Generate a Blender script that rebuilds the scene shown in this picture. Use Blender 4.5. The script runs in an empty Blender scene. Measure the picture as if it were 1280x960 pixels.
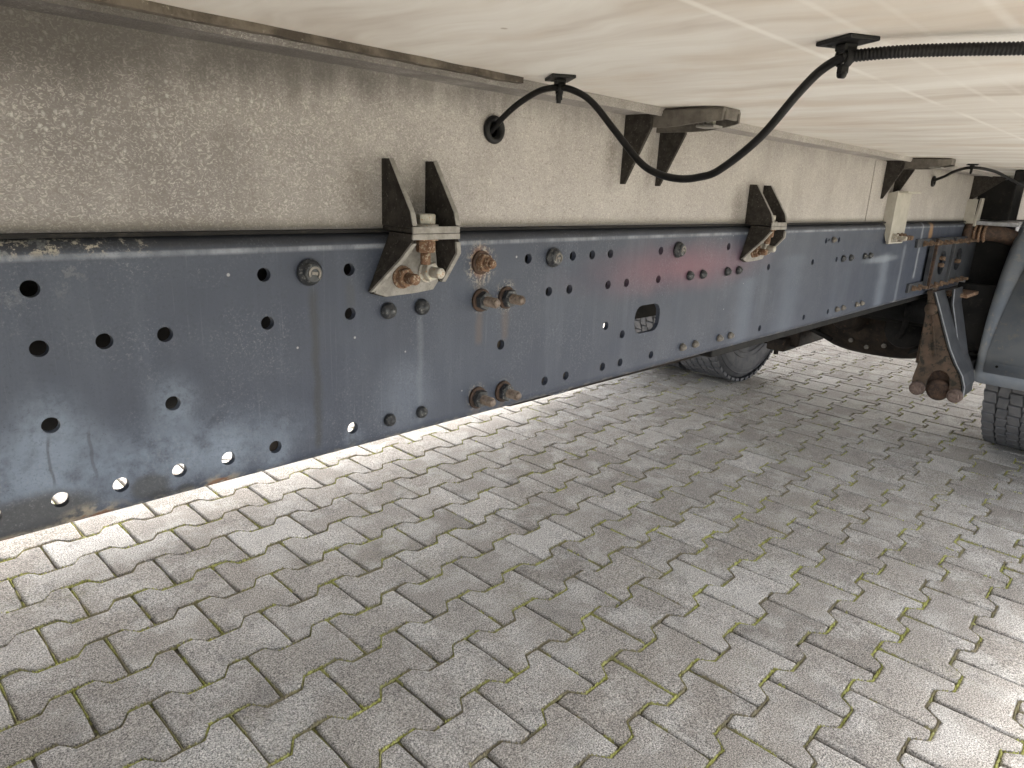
import bpy, bmesh, math, random
from math import sin, cos, pi, radians, sqrt
from mathutils import Vector, Matrix, noise
random.seed(11)
SC = bpy.context.scene
COL = SC.collection

# ------------------------------------------------------------------ camera
YAW, PITCH, ROLL, CAMH, FPX = 0.769689, 0.280637, -0.044404, 1.02219, 856.709
fw = Vector((cos(YAW)*cos(PITCH), sin(YAW)*cos(PITCH), -sin(PITCH)))
r0 = Vector((sin(YAW), -cos(YAW), 0)); d0 = fw.cross(r0)
rt = cos(ROLL)*r0 + sin(ROLL)*d0
dn = -sin(ROLL)*r0 + cos(ROLL)*d0
cam = bpy.data.objects.new('camera', bpy.data.cameras.new('camera')); COL.objects.link(cam)
M = Matrix((rt, -dn, -fw)).transposed().to_4x4(); M.translation = Vector((0, 0, CAMH))
cam.matrix_world = M
cam.data.lens = 36*FPX/1280; cam.data.sensor_width = 36; cam.data.clip_start = .02; cam.data.clip_end = 500
SC.camera = cam

# ------------------------------------------------------------------ world, sun, exposure
SUN_EL, SUN_AZ = radians(37), radians(1)      # azimuth measured from +X towards +Y
W = bpy.data.worlds.new('World'); SC.world = W; W.use_nodes = True
wn = W.node_tree.nodes; wl = W.node_tree.links; wn.clear()
sky = wn.new('ShaderNodeTexSky'); sky.sky_type = 'NISHITA'; sky.sun_disc = False
sky.sun_elevation = SUN_EL; sky.sun_rotation = pi/2 - SUN_AZ; sky.dust_density = 4; sky.air_density = 1.0
hs = wn.new('ShaderNodeHueSaturation'); hs.inputs['Saturation'].default_value = .3
bg = wn.new('ShaderNodeBackground'); bg.inputs['Strength'].default_value = .13
wo = wn.new('ShaderNodeOutputWorld')
wl.new(sky.outputs[0], hs.inputs['Color']); wl.new(hs.outputs[0], bg.inputs[0]); wl.new(bg.outputs[0], wo.inputs[0])
sl = bpy.data.lights.new('sun', 'SUN'); sl.energy = 4.6; sl.angle = radians(28); sl.color = (1, .97, .94)
so = bpy.data.objects.new('sun', sl); COL.objects.link(so)
sd = Vector((cos(SUN_EL)*cos(SUN_AZ), cos(SUN_EL)*sin(SUN_AZ), sin(SUN_EL)))
so.rotation_euler = sd.to_track_quat('Z', 'Y').to_euler(); so.location = (0, 6, 8)
SC.view_settings.view_transform = 'Standard'; SC.view_settings.look = 'None'
SC.view_settings.exposure = 2.42; SC.view_settings.gamma = 1
SC.cycles.max_bounces = 8; SC.cycles.diffuse_bounces = 6

# ------------------------------------------------------------------ node helper
class N:
    def __init__(s, name):
        s.m = bpy.data.materials.new(name); s.m.use_nodes = True
        s.t = s.m.node_tree; s.n = s.t.nodes; s.l = s.t.links
        s.b = s.n['Principled BSDF']
        s.geo = s.n.new('ShaderNodeNewGeometry')
        s.pos = s.geo.outputs['Position']
    def _in(s, sock, v):
        if isinstance(v, bpy.types.NodeSocket): s.l.new(v, sock)
        elif v is not None: sock.default_value = v
    def math(s, op, a, b=None, c=None, clamp=False):
        n = s.n.new('ShaderNodeMath'); n.operation = op; n.use_clamp = clamp
        s._in(n.inputs[0], a)
        if b is not None: s._in(n.inputs[1], b)
        if c is not None: s._in(n.inputs[2], c)
        return n.outputs[0]
    def vmath(s, op, a, b=None):
        n = s.n.new('ShaderNodeVectorMath'); n.operation = op
        s._in(n.inputs[0], a)
        if b is not None: s._in(n.inputs[1], b)
        return n.outputs['Value'] if op in ('LENGTH', 'DISTANCE', 'DOT_PRODUCT') else n.outputs[0]
    def noise(s, scale, detail=3, rough=.55, vec=None, stretch=None, dist=0):
        v = vec if vec is not None else s.pos
        if stretch: v = s.vmath('MULTIPLY', v, stretch)
        n = s.n.new('ShaderNodeTexNoise'); s.l.new(v, n.inputs['Vector'])
        n.inputs['Scale'].default_value = scale; n.inputs['Detail'].default_value = detail
        n.inputs['Roughness'].default_value = rough; n.inputs['Distortion'].default_value = dist
        return n.outputs[0]
    def voro(s, scale, vec=None, stretch=None, feature='F1'):
        v = vec if vec is not None else s.pos
        if stretch: v = s.vmath('MULTIPLY', v, stretch)
        n = s.n.new('ShaderNodeTexVoronoi'); n.feature = feature; s.l.new(v, n.inputs['Vector'])
        n.inputs['Scale'].default_value = scale
        return n.outputs['Distance'], n.outputs.get('Color')
    def ramp(s, f, stops):
        n = s.n.new('ShaderNodeValToRGB'); s._in(n.inputs[0], f); e = n.color_ramp.elements
        while len(e) < len(stops): e.new(.5)
        for i, (p, c) in enumerate(stops):
            e[i].position = p; e[i].color = (c, c, c, 1) if isinstance(c, (int, float)) else (*c, 1)
        return n.outputs[0]
    def step(s, f, a, b):
        n = s.n.new('ShaderNodeMapRange'); n.interpolation_type = 'SMOOTHSTEP'
        s._in(n.inputs[0], f); n.inputs[1].default_value = a; n.inputs[2].default_value = b
        return n.outputs[0]
    def mix(s, f, a, b, mode='MIX'):
        n = s.n.new('ShaderNodeMix'); n.data_type = 'RGBA'; n.blend_type = mode
        s._in(n.inputs[0], f)
        for k, v in ((6, a), (7, b)): s._in(n.inputs[k], (*v, 1) if isinstance(v, tuple) else v)
        return n.outputs[2]
    def sep(s, v):
        n = s.n.new('ShaderNodeSeparateXYZ'); s.l.new(v, n.inputs[0]); return n.outputs
    def n_col(s, scale):
        n = s.n.new('ShaderNodeTexNoise'); s.l.new(s.pos, n.inputs['Vector']); n.inputs['Scale'].default_value = scale
        return n.outputs[1]
    def rnd(s):
        return s.n.new('ShaderNodeObjectInfo').outputs['Random']
    def attr(s, name):
        n = s.n.new('ShaderNodeAttribute'); n.attribute_name = name; return n.outputs['Fac']
    def out(s, col=None, rough=.6, metal=0., bump=None, bstr=.3, bdist=.002, spec=None):
        if col is not None: s._in(s.b.inputs['Base Color'], (*col, 1) if isinstance(col, tuple) else col)
        s._in(s.b.inputs['Roughness'], rough); s._in(s.b.inputs['Metallic'], metal)
        if spec is not None: s.b.inputs['Specular IOR Level'].default_value = spec
        if bump is not None:
            n = s.n.new('ShaderNodeBump'); n.inputs['Strength'].default_value = bstr; n.inputs['Distance'].default_value = bdist
            s._in(n.inputs['Height'], bump); s.l.new(n.outputs[0], s.b.inputs['Normal'])
        return s.m

# ------------------------------------------------------------------ geometry helper
class B:
    """collects shapes in world metres; built relative to an origin"""
    def __init__(s): s.v = []; s.f = []; s.sm = []
    def add(s, vs, fs, smooth=False):
        o = len(s.v); s.v += [tuple(v) for v in vs]
        s.f += [tuple(i+o for i in f) for f in fs]; s.sm += [smooth]*len(fs); return s
    def box(s, x0, x1, y0, y1, z0, z1, bv=0.0):
        bm = bmesh.new(); bmesh.ops.create_cube(bm, size=1)
        for v in bm.verts: v.co = Vector(((x0+x1)/2+v.co.x*(x1-x0), (y0+y1)/2+v.co.y*(y1-y0), (z0+z1)/2+v.co.z*(z1-z0)))
        if bv: bmesh.ops.bevel(bm, geom=bm.edges[:], offset=bv, segments=2, profile=.5, affect='EDGES')
        return s.bm(bm)
    def bm(s, bm, smooth=False):
        bm.verts.ensure_lookup_table()
        for i, v in enumerate(bm.verts): v.index = i
        s.add([v.co[:] for v in bm.verts], [[v.index for v in f.verts] for f in bm.faces], smooth); bm.free(); return s
    def prism(s, pts, axis, a, b, bv=0.0):
        """pts: outline in the other two axes (x: (y,z), y: (x,z), z: (x,y)); extruded from a to b"""
        def mk(p, q): return {'x': (q, p[0], p[1]), 'y': (p[0], q, p[1]), 'z': (p[0], p[1], q)}[axis]
        bm = bmesh.new(); n = len(pts)
        va = [bm.verts.new(mk(p, a)) for p in pts]; vb = [bm.verts.new(mk(p, b)) for p in pts]
        bm.faces.new(va); bm.faces.new(vb[::-1])
        for i in range(n): bm.faces.new((va[i], vb[i], vb[(i+1) % n], va[(i+1) % n]))
        bmesh.ops.recalc_face_normals(bm, faces=bm.faces[:])
        if bv: bmesh.ops.bevel(bm, geom=bm.edges[:], offset=bv, segments=2, profile=.5, affect='EDGES', clamp_overlap=True)
        return s.bm(bm)
    def lathe(s, prof, c, axis='y', seg=24, sign=1, smooth=True, rot=0.0, cap=True):
        """prof: (radius, offset along axis) list; closed at ends when radius is 0"""
        vs = []; fs = []; c = Vector(c)
        for r, h in prof:
            for k in range(seg):
                a = 2*pi*k/seg + rot; u, w = r*cos(a), r*sin(a); h2 = h*sign
                vs.append(c + Vector({'x': (h2, u, w), 'y': (u, h2, w), 'z': (u, w, h2)}[axis]))
        for i in range(len(prof)-1):
            for k in range(seg):
                q = (i*seg+k, i*seg+(k+1) % seg, (i+1)*seg+(k+1) % seg, (i+1)*seg+k)
                fs.append(q)
        n = len(prof)
        fs.append(tuple(range(seg))); fs.append(tuple(range((n-1)*seg, n*seg))[::-1])
        if not cap: return s.add(vs, fs[:-2], smooth)
        o = len(s.v); s.add(vs, fs[:-2], smooth)
        s.f += [tuple(i+o for i in f) for f in fs[-2:]]; s.sm += [False, False]
        return s
    def tube(s, pts, r, seg=12, cap=True, rfun=None):
        pts = [Vector(p) for p in pts]; vs = []; fs = []
        up = Vector((0, 0, 1)); t0 = (pts[1]-pts[0]).normalized()
        nrm = t0.cross(up); nrm = nrm if nrm.length > .1 else t0.cross(Vector((0, 1, 0))); nrm.normalize()
        for i, p in enumerate(pts):
            t = (pts[min(i+1, len(pts)-1)] - pts[max(i-1, 0)]).normalized()
            nrm = (nrm - t*nrm.dot(t)).normalized(); bn = t.cross(nrm)
            rr = rfun(i) if rfun else r
            for k in range(seg):
                a = 2*pi*k/seg; vs.append(p + nrm*rr*cos(a) + bn*rr*sin(a))
        for i in range(len(pts)-1):
            for k in range(seg): fs.append((i*seg+k, i*seg+(k+1) % seg, (i+1)*seg+(k+1) % seg, (i+1)*seg+k))
        if cap: fs.append(tuple(range(seg))[::-1]); fs.append(tuple(range((len(pts)-1)*seg, len(pts)*seg)))
        return s.add(vs, fs, True)
    def mesh(s, name, origin, mats):
        o = Vector(origin); me = bpy.data.meshes.new(name)
        me.from_pydata([tuple(Vector(v)-o) for v in s.v], [], s.f)
        me.polygons.foreach_set('use_smooth', s.sm)
        for m in (mats if isinstance(mats, (list, tuple)) else [mats]): me.materials.append(m)
        bm = bmesh.new(); bm.from_mesh(me); bmesh.ops.recalc_face_normals(bm, faces=bm.faces[:]); bm.to_mesh(me); bm.free()
        me.update(); return me

WLOC = {}
def link(o, parent, loc):
    COL.objects.link(o); loc = Vector(loc)
    if parent is not None: o.parent = parent; o.location = loc - WLOC[parent.name]
    else: o.location = loc
    WLOC[o.name] = loc
    return o
def part(name, b, mat, parent, loc=(0, 0, 0), label=None, kind=None):
    o = bpy.data.objects.new(name, b.mesh(name, loc, mat) if isinstance(b, B) else b)
    link(o, parent, loc)
    if label: o['label'] = label
    if kind: o['kind'] = kind
    return o
def again(src, parent, loc, rot=None):
    c = src.copy(); c.parent = None; link(c, parent, loc)
    if rot: c.rotation_euler = rot
    return c

# ------------------------------------------------------------------ materials
def m_stone(name, own):
    n = N(name); r = n.rnd() if own else n.attr('stone_tone')
    wn_ = n.n.new('ShaderNodeTexWhiteNoise'); wn_.noise_dimensions = '1D'; n.l.new(n.math('MULTIPLY', r, 91.7), wn_.inputs['W'])
    r2 = wn_.outputs['Value']
    off = n.n.new('ShaderNodeCombineXYZ'); n.l.new(n.math('MULTIPLY', r2, 30.), off.inputs[0]); n.l.new(n.math('MULTIPLY', r, 17.), off.inputs[2])
    v = n.vmath('ADD', n.pos, off.outputs[0])
    base = n.ramp(r, [(0, (.27, .246, .218)), (.3, (.325, .298, .267)), (.75, (.38, .352, .317)), (.92, (.43, .402, .366)), (1, (.53, .505, .47))])
    warm = n.mix(n.math('MULTIPLY', r2, .5), base, (.34, .305, .265))
    blot = n.step(n.noise(8, 4, .62, v), .44, .66)
    c = n.mix(n.math('MULTIPLY', blot, .62), warm, (.53, .51, .475))
    dk = n.step(n.noise(14, 4, .65, n.vmath('ADD', v, (5.3, 1.1, 0))), .5, .78)
    c = n.mix(n.math('MULTIPLY', dk, .5), c, (.15, .143, .135))
    g1 = n.noise(300, 3, .8); g2 = n.noise(760, 1, .5)
    gr = n.ramp(n.math('ADD', n.math('MULTIPLY', g1, .7), n.math('MULTIPLY', g2, .3)), [(.39, .12), (.455, .7), (.53, 1.15), (.6, 1.9)])
    c = n.mix(1., c, gr, 'MULTIPLY')
    sd_, sc_ = n.voro(300)
    sp = n.math('MULTIPLY', n.step(sd_, .3, .18), n.step(n.sep(sc_)[0], .82, .86))
    c = n.mix(n.math('MULTIPLY', sp, .75), c, (.62, .6, .56))
    sp2 = n.math('MULTIPLY', n.step(sd_, .36, .22), n.step(n.sep(sc_)[1], .72, .76))
    c = n.mix(n.math('MULTIPLY', sp2, .7), c, (.055, .052, .05))
    # lichen film on a few stones
    li = n.math('MULTIPLY', n.step(n.noise(3.1, 3, .6), .55, .7), n.step(n.noise(60, 3, .7), .45, .65))
    c = n.mix(n.math('MULTIPLY', li, .28), c, (.22, .22, .11))
    h = n.math('ADD', n.math('MULTIPLY', g1, 1.0), n.math('MULTIPLY', g2, .6))
    h = n.math('SUBTRACT', h, n.math('MULTIPLY', sp2, .5))
    return n.out(c, .92, bump=h, bstr=.75, bdist=.0018, spec=.25)
M_STONE = m_stone('concrete_paver', True); M_STONE2 = m_stone('concrete_paver_far', False)

def m_ground():
    n = N('joint_soil_and_moss')
    c = n.mix(n.step(n.noise(38, 4, .65), .42, .6), (.13, .112, .08), (.32, .32, .11))
    c = n.mix(n.step(n.noise(9, 2, .5), .5, .66), c, (.15, .135, .11))
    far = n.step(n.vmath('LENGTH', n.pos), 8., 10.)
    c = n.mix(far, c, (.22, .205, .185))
    return n.out(c, .95, bump=n.noise(300, 3), bstr=.8, bdist=.003, spec=.2)
M_SOIL = m_ground()
def m_moss():
    n = N('moss'); f = n.noise(120, 3, .7)
    c = n.ramp(f, [(.3, (.2, .17, .08)), (.42, (.38, .37, .12)), (.55, (.6, .6, .19)), (.7, (.75, .75, .36))])
    c = n.mix(n.step(n.noise(7, 2), .42, .6), c, (.33, .29, .19))
    return n.out(c, .95, spec=.1, bump=n.noise(900, 2), bstr=1, bdist=.002)
M_MOSS = m_moss()

def m_rail():
    n = N('blue_grey_chassis_paint'); x, y, z = n.sep(n.pos)[:3]
    w1 = n.noise(14, 4, .6); w2 = n.noise(60, 3, .6)
    c = n.mix(n.step(n.noise(5, 3, .55), .35, .7), (.044, .053, .078), (.058, .069, .096))
    # washed vertical curtains and chalky bloom
    cur = n.noise(1.0, 4, .6, stretch=(26, 26, 2.2))
    c = n.mix(n.math('MULTIPLY', n.step(cur, .5, .78), .2), c, (.12, .14, .18))
    c = n.mix(n.math('MULTIPLY', n.step(cur, .46, .25), .25), c, (.07, .08, .105))
    scr = n.noise(1.0, 3, .7, stretch=(320, 320, 6))
    c = n.mix(n.math('MULTIPLY', n.step(scr, .6, .74), .08), c, (.3, .33, .37))
    # grime along the top bend
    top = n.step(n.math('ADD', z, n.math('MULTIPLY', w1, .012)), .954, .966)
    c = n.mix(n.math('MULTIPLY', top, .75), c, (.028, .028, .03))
    edge = n.math('MULTIPLY', n.step(z, .9455, .9495), n.step(z, .9535, .951))  # pale dust line with the bend's highlight painted in
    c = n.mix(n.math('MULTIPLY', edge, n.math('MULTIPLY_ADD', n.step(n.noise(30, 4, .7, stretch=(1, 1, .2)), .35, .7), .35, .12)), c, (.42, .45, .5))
    # pale dry dirt on the bend near the left end
    dl = n.math('MULTIPLY', n.step(z, .948, .957), n.math('MULTIPLY', n.step(n.noise(75, 5, .75), .52, .6), n.step(x, .24, .19)))
    c = n.mix(n.math('MULTIPLY', dl, .9), c, (.4, .37, .31))
    dl2 = n.math('MULTIPLY', n.step(z, .9, .955), n.math('MULTIPLY', n.step(n.noise(55, 6, .75), .55, .62), n.step(x, .2, .1)))
    c = n.mix(n.math('MULTIPLY', dl2, .45), c, (.3, .31, .31))
    wob = n.math('MULTIPLY_ADD', w1, .05, -.025)
    def blob(cx, cz, rx, rz, soft=1.0):
        dx = n.math('DIVIDE', n.math('SUBTRACT', x, cx), rx); dz = n.math('DIVIDE', n.math('SUBTRACT', z, cz), rz)
        d = n.math('SQRT', n.math('ADD', n.math('MULTIPLY', dx, dx), n.math('MULTIPLY', dz, dz)))
        d = n.math('ADD', d, n.math('MULTIPLY', wob, 16))
        return n.step(d, 1.0+soft*.5, 1.0-soft*.7)
    def lay(c, m, a, col): return n.mix(n.math('MULTIPLY', m, a), c, col)
    c = lay(c, n.math('MULTIPLY', blob(.20, .755, .14, .034, 1.3), n.step(n.noise(38, 5, .7), .25, .62)), .6, (.19, .235, .31))
    c = lay(c, n.math('MULTIPLY', blob(.10, .775, .06, .034, 1.3), n.step(n.noise(50, 5, .7), .25, .6)), .5, (.22, .27, .35))
    for hx, hz, r, a in ((.223, .807, .021, .65), (.122, .807, .024, .6), (.272, .742, .022, .6), (.324, .726, .017, .7), (.223, .742, .02, .45), (.422, .725, .013, .5), (.17, .74, .02, .3)):
        c = lay(c, n.math('MULTIPLY', blob(hx, hz, r*.95, r*1.15, 1.6), n.math('MULTIPLY_ADD', n.step(n.noise(130, 4, .7), .3, .65), .6, .4)), a*.62, (.26, .32, .41))
    c = lay(c, blob(.09, .725, .062, .022, .5), .92, (.055, .058, .065))
    c = lay(c, blob(.195, .728, .018, .014, .5), .85, (.05, .054, .062))
    c = lay(c, blob(.205, .716, .012, .007, .5), .8, (.04, .043, .05))
    c = lay(c, blob(.227, .716, .010, .006, .5), .8, (.04, .043, .05))
    # drips
    def streak(c, cx, z0, z1, wd, col, a, soft=.5):
        dx = n.math('ABSOLUTE', n.math('SUBTRACT', n.math('ADD', x, n.math('MULTIPLY', n.math('SUBTRACT', n.noise(24, 2, vec=n.pos), .5), .012)), cx))
        wv = n.math('MULTIPLY_ADD', n.noise(30, 1, stretch=(0, 0, 1)), .8, .6)
        m = n.math('MULTIPLY', n.step(n.math('DIVIDE', dx, wv), wd*(1+soft), wd*(1-soft)), n.math('MULTIPLY', n.step(z, z0-.004, z0+.008), n.step(z, z1+.004, z1-.012)))
        return lay(c, m, a, col)
    c = streak(c, .377, .722, .91, .0042, (.036, .038, .042), .62, .8)
    for hx_, hz_ in ((.621, .91), (.623, .862), (.671, .862), (.622, .728), (.672, .728)): c = streak(c, hx_, hz_-.05, hz_, .0055, (.12, .085, .06), .4, .95)
    c = streak(c, .423, .88, .915, .006, (.05, .055, .065), .5)
    c = streak(c, .423, .706, .73, .006, (.045, .05, .058), .5)
    c = streak(c, .523, .72, .868, .004, (.15, .17, .2), .35, .95)
    c = streak(c, .118, .75, .80, .0012, (.03, .03, .035), .5)
    c = streak(c, .15, .75, .80, .0012, (.03, .03, .035), .4)
    c = streak(c, 1.40, .71, .86, .034, (.16, .19, .25), .3, .95)
    c = streak(c, 1.62, .71, .90, .05, (.16, .19, .25), .25, .95)
    c = streak(c, 2.29, .71, .88, .035, (.25, .29, .35), .35, .95)
    c = streak(c, 2.46, .71, .9, .010, (.33, .37, .42), .3, .98)
    c = streak(c, 2.62, .78, .97, .008, (.45, .48, .52), .45, .98)
    c = streak(c, 2.72, .90, .97, .02, (.33, .2, .1), .8)
    c = lay(c, blob(2.25, .86, .14, .01, 1), .5, (.3, .34, .39))
    c = lay(c, blob(.50, .76, .04, .05, 1), .3, (.17, .2, .26))
    # faint red reflection painted into the rail colour
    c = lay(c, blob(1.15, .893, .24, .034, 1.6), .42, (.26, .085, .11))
    # dusty collars round the rusty studs, rust chips on the lower edge
    ch = n.step(n.noise(170, 4, .75), .5, .56)
    for hx, hz, r in ((.621, .924, .024), (.623, .875, .014), (.671, .875, .017), (.622, .738, .016), (.672, .74, .012)):
        c = n.mix(n.math('MULTIPLY', n.math('MULTIPLY', blob(hx, hz, r, r*1.1, .9), ch), .85), c, (.43, .39, .33))
    c = n.mix(n.math('MULTIPLY', n.math('MULTIPLY', blob(.621, .926, .017, .019, .8), n.step(n.noise(80, 4), .4, .5)), .9), c, (.26, .12, .055))
    for hx, hz, rx, rz in ((.146, .712, .017, .008), (.262, .711, .013, .006), (.06, .708, .05, .004)):
        m = n.math('MULTIPLY', blob(hx, hz, rx*1.7, rz*1.7, .6), n.step(n.noise(90, 4), .4, .6))
        c = lay(c, m, .55, (.38, .33, .25)); c = lay(c, n.math('MULTIPLY', blob(hx, hz, rx, rz, .5), n.step(n.noise(120, 4), .42, .52)), .95, (.17, .075, .035))
    low = n.math('MULTIPLY', n.step(z, .719, .708), n.step(n.noise(100, 5, .7), .48, .6))
    c = n.mix(n.math('MULTIPLY', low, .6), c, (.3, .28, .24))
    dust = n.noise(420, 3, .75)
    c = n.mix(n.math('MULTIPLY', n.math('MULTIPLY', n.step(dust, .52, .72), n.step(n.noise(9, 4, .65), .4, .68)), .5), c, (.2, .215, .24))
    c = n.mix(n.math('MULTIPLY', n.step(dust, .46, .3), .35), c, (.03, .035, .045))
    # pale specks
    vd, vc = n.voro(42); s_ = n.math('MULTIPLY', n.step(vd, .09, .05), n.step(n.sep(vc)[0], .85, .88))
    c = n.mix(n.math('MULTIPLY', s_, .55), c, (.45, .46, .47))
    ro = n.math('MULTIPLY_ADD', w1, .3, .36)
    return n.out(c, ro, bump=n.math('ADD', n.noise(500, 2), n.math('MULTIPLY', n.noise(12, 2), 1.5)), bstr=.12, bdist=.002, spec=.3)
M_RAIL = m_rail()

def m_beam():
    n = N('dirty_galvanised_beam'); x, y, z = n.sep(n.pos)[:3]
    gx = n.step(x, .1, .75)  # duller near end: dirt, with some of its dimmer light painted in
    a = n.mix(gx, (.2, .189, .188), (.37, .35, .343))
    c = n.mix(n.step(n.noise(11, 4, .6), .35, .7), a, n.mix(gx, (.26, .247, .243), (.435, .415, .402)))
    worm = n.noise(210, 3, .6, dist=2.2, stretch=(1, 1, 1.3))
    c = n.mix(n.math('MULTIPLY', n.step(worm, .5, .66), .5), c, (.64, .61, .575))
    c = n.mix(n.math('MULTIPLY', n.step(worm, .48, .32), .5), c, (.2, .175, .155))
    # pale splash blobs in the near part
    vd, vc = n.voro(230, stretch=(1, 1, .75)); sel = n.step(n.sep(vc)[0], .2, 1.1)
    m = n.math('MULTIPLY', n.math('MULTIPLY', n.step(vd, .5, .1), sel), n.math('MULTIPLY', n.step(x, .62, .22), n.step(z, 1.0, 1.05)))
    m = n.math('MULTIPLY', m, n.step(n.noise(13, 4, .6), .36, .62))
    c = n.mix(n.math('MULTIPLY', m, .7), c, (.66, .655, .645))
    c = n.mix(n.math('MULTIPLY', n.step(n.noise(24, 5, .7, stretch=(1, 1, .45)), .5, .7), .35), c, n.mix(gx, (.15, .138, .13), (.3, .28, .26)))
    # dark run-down dirt below the flange, in tongues
    tg = n.noise(1.0, 3, .65, stretch=(55, 55, 9))
    t = n.math('MULTIPLY', n.step(n.math('SUBTRACT', n.math('ADD', z, n.math('MULTIPLY', tg, .05)), n.math('MULTIPLY', n.step(x, .1, .6), .03)), 1.092, 1.14), n.step(n.noise(9, 2), .2, .5))
    c = n.mix(n.math('MULTIPLY', t, n.math('MULTIPLY_ADD', n.step(x, 1.2, .3), .5, .25)), c, (.085, .078, .072))
    c = n.mix(n.math('MULTIPLY', n.step(z, .985, .969), .5), c, (.2, .185, .16))
    # dark mottled patches beside the brackets
    for gx_, gz_, rx, rz in ((.445, 1.005, .03, .05), (.525, 1.0, .014, .05), (1.335, 1.0, .03, .045), (.905, 1.08, .02, .06), (1.01, 1.07, .018, .05)):
        dx = n.math('DIVIDE', n.math('SUBTRACT', x, gx_), rx); dz = n.math('DIVIDE', n.math('SUBTRACT', z, gz_), rz)
        d = n.math('SQRT', n.math('ADD', n.math('MULTIPLY', dx, dx), n.math('MULTIPLY', dz, dz)))
        g = n.math('MULTIPLY', n.step(n.math('ADD', d, n.math('MULTIPLY', n.noise(40, 4, .7), .8)), 1.7, .5), n.math('MULTIPLY_ADD', n.step(n.noise(260, 2, .6), .35, .6), .6, .4))
        c = n.mix(n.math('MULTIPLY', g, .55), c, (.13, .115, .1))
    return n.out(c, .85, bump=n.math('ADD', worm, n.math('MULTIPLY', n.noise(500, 2), .4)), bstr=.7, bdist=.0016, spec=.3)
M_BEAM = m_beam()

def m_floor():
    n = N('painted_plywood_underside'); x, y, z = n.sep(n.pos)[:3]
    wv = n.vmath('ADD', n.pos, n.vmath('MULTIPLY', n.vmath('SUBTRACT', n.n_col(5), (.5, .5, .5)), (.12, .12, 0)))
    g = n.noise(1.0, 4, .6, vec=wv, stretch=(13, 2.6, 1)); g2 = n.noise(1.0, 4, .7, vec=wv, stretch=(70, 7, 1)); big = n.noise(4.2, 4, .62, stretch=(1.7, .8, 1))
    c = n.ramp(g, [(.3, (.55, .505, .46)), (.44, (.68, .65, .61)), (.58, (.77, .755, .725)), (.74, (.82, .815, .79))])
    c = n.mix(n.math('MULTIPLY', n.step(g2, .5, .72), .12), c, (.55, .47, .39))
    c = n.mix(n.math('MULTIPLY', n.step(big, .48, .68), .5), c, (.60, .52, .44))
    c = n.mix(n.math('MULTIPLY', n.step(n.noise(7, 3, .6, stretch=(1, .5, 1)), .55, .75), .4), c, (.88, .86, .82))
    # knots / nail spots
    vd, vc = n.voro(9); c = n.mix(n.math('MULTIPLY', n.math('MULTIPLY', n.step(vd, .035, .015), n.step(n.sep(vc)[0], .6, .7)), .6), c, (.3, .24, .18))
    # lengthwise lines of reflected light, painted into the floor colour
    for yy, w_, a_ in ((.279, .0026, .5), (.218, .0022, .26), (.181, .002, .14), (.128, .003, .34)):
        d = n.math('ABSOLUTE', n.math('SUBTRACT', n.math('ADD', y, n.math('MULTIPLY', n.math('SUBTRACT', n.noise(3, 2), .5), .004)), yy))
        c = n.mix(n.math('MULTIPLY', n.math('MULTIPLY', n.step(d, w_*2.2, w_*.3), n.step(n.noise(1, 3, .6, stretch=(7, 1, 1)), .25, .6)), a_), c, (.93, .92, .89))
    c = n.mix(n.math('MULTIPLY', n.step(n.math('ADD', y, n.math('MULTIPLY', n.noise(12, 3), .06)), .6, .67), .3), c, (.55, .48, .4))
    return n.out(c, .6, bump=n.math('ADD', g2, g), bstr=.2, bdist=.001, spec=.35)
M_FLOOR = m_floor()

def simple(name, c0, c1, sc=20, rough=.6, metal=0., bs=.3, scb=200, c2=None, t2=.6, spec=None):
    n = N(name); tc = n.n.new('ShaderNodeTexCoord').outputs['Object']
    c = n.mix(n.step(n.noise(sc, 4, .6), .35, .65), c0, c1)
    if c2: c = n.mix(n.step(n.noise(sc*3, 5, .7), t2, t2+.1), c, c2)
    return n.out(c, rough, metal, bump=n.noise(scb, 3), bstr=bs, bdist=.001, spec=spec)
M_BLK = simple('black_plastic', (.008, .008, .009), (.015, .015, .016), 30, .5, spec=.25)
M_CABLE = simple('black_cable_sheath', (.006, .006, .0065), (.011, .011, .012), 60, .5, c2=(.04, .038, .034), t2=.62, spec=.25)
M_BOLT = simple('dark_coated_bolt', (.028, .031, .036), (.05, .054, .06), 90, .42, .3, c2=(.2, .2, .195), t2=.55)
M_BOLT2 = simple('dusty_bolt', (.12, .11, .1), (.2, .185, .165), 120, .6, .3, c2=(.05, .05, .05))
M_RUST = simple('rusty_steel', (.12, .062, .036), (.2, .118, .072), 90, .85, .1, .8, 500, c2=(.36, .3, .23), t2=.52)
M_STEELR = simple('rust_tinged_thread', (.10, .075, .06), (.2, .165, .14), 160, .5, .4, .6, 400, c2=(.3, .2, .13), t2=.58)
M_RUSTD = simple('dark_rusty_steel', (.035, .023, .018), (.085, .05, .034), 60, .8, .1, .8, 400, c2=(.2, .125, .08), t2=.6)
M_RUST2 = simple('brown_rusty_bolt', (.09, .06, .045), (.2, .135, .09), 90, .85, .1, .8, 500, c2=(.3, .21, .14), t2=.55)
M_PINK = simple('pale_rusty_bolt_head', (.10, .07, .058), (.17, .125, .11), 90, .8, .1, .7, 500)
M_RUSTB = simple('brown_cast_hanger', (.062, .045, .034), (.115, .078, .056), 14, .85, .1, .9, 180, c2=(.028, .027, .021), t2=.5)
M_BRK = simple('dirty_dark_bracket', (.026, .023, .021), (.046, .041, .037), 90, .85, 0, .7, 420, c2=(.11, .10, .09), t2=.58, spec=.2)
M_BRKL = simple('dust_caked_edge', (.2, .19, .178), (.285, .275, .258), 90, .85, 0, .8, 400, c2=(.17, .16, .145), t2=.58)
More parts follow.
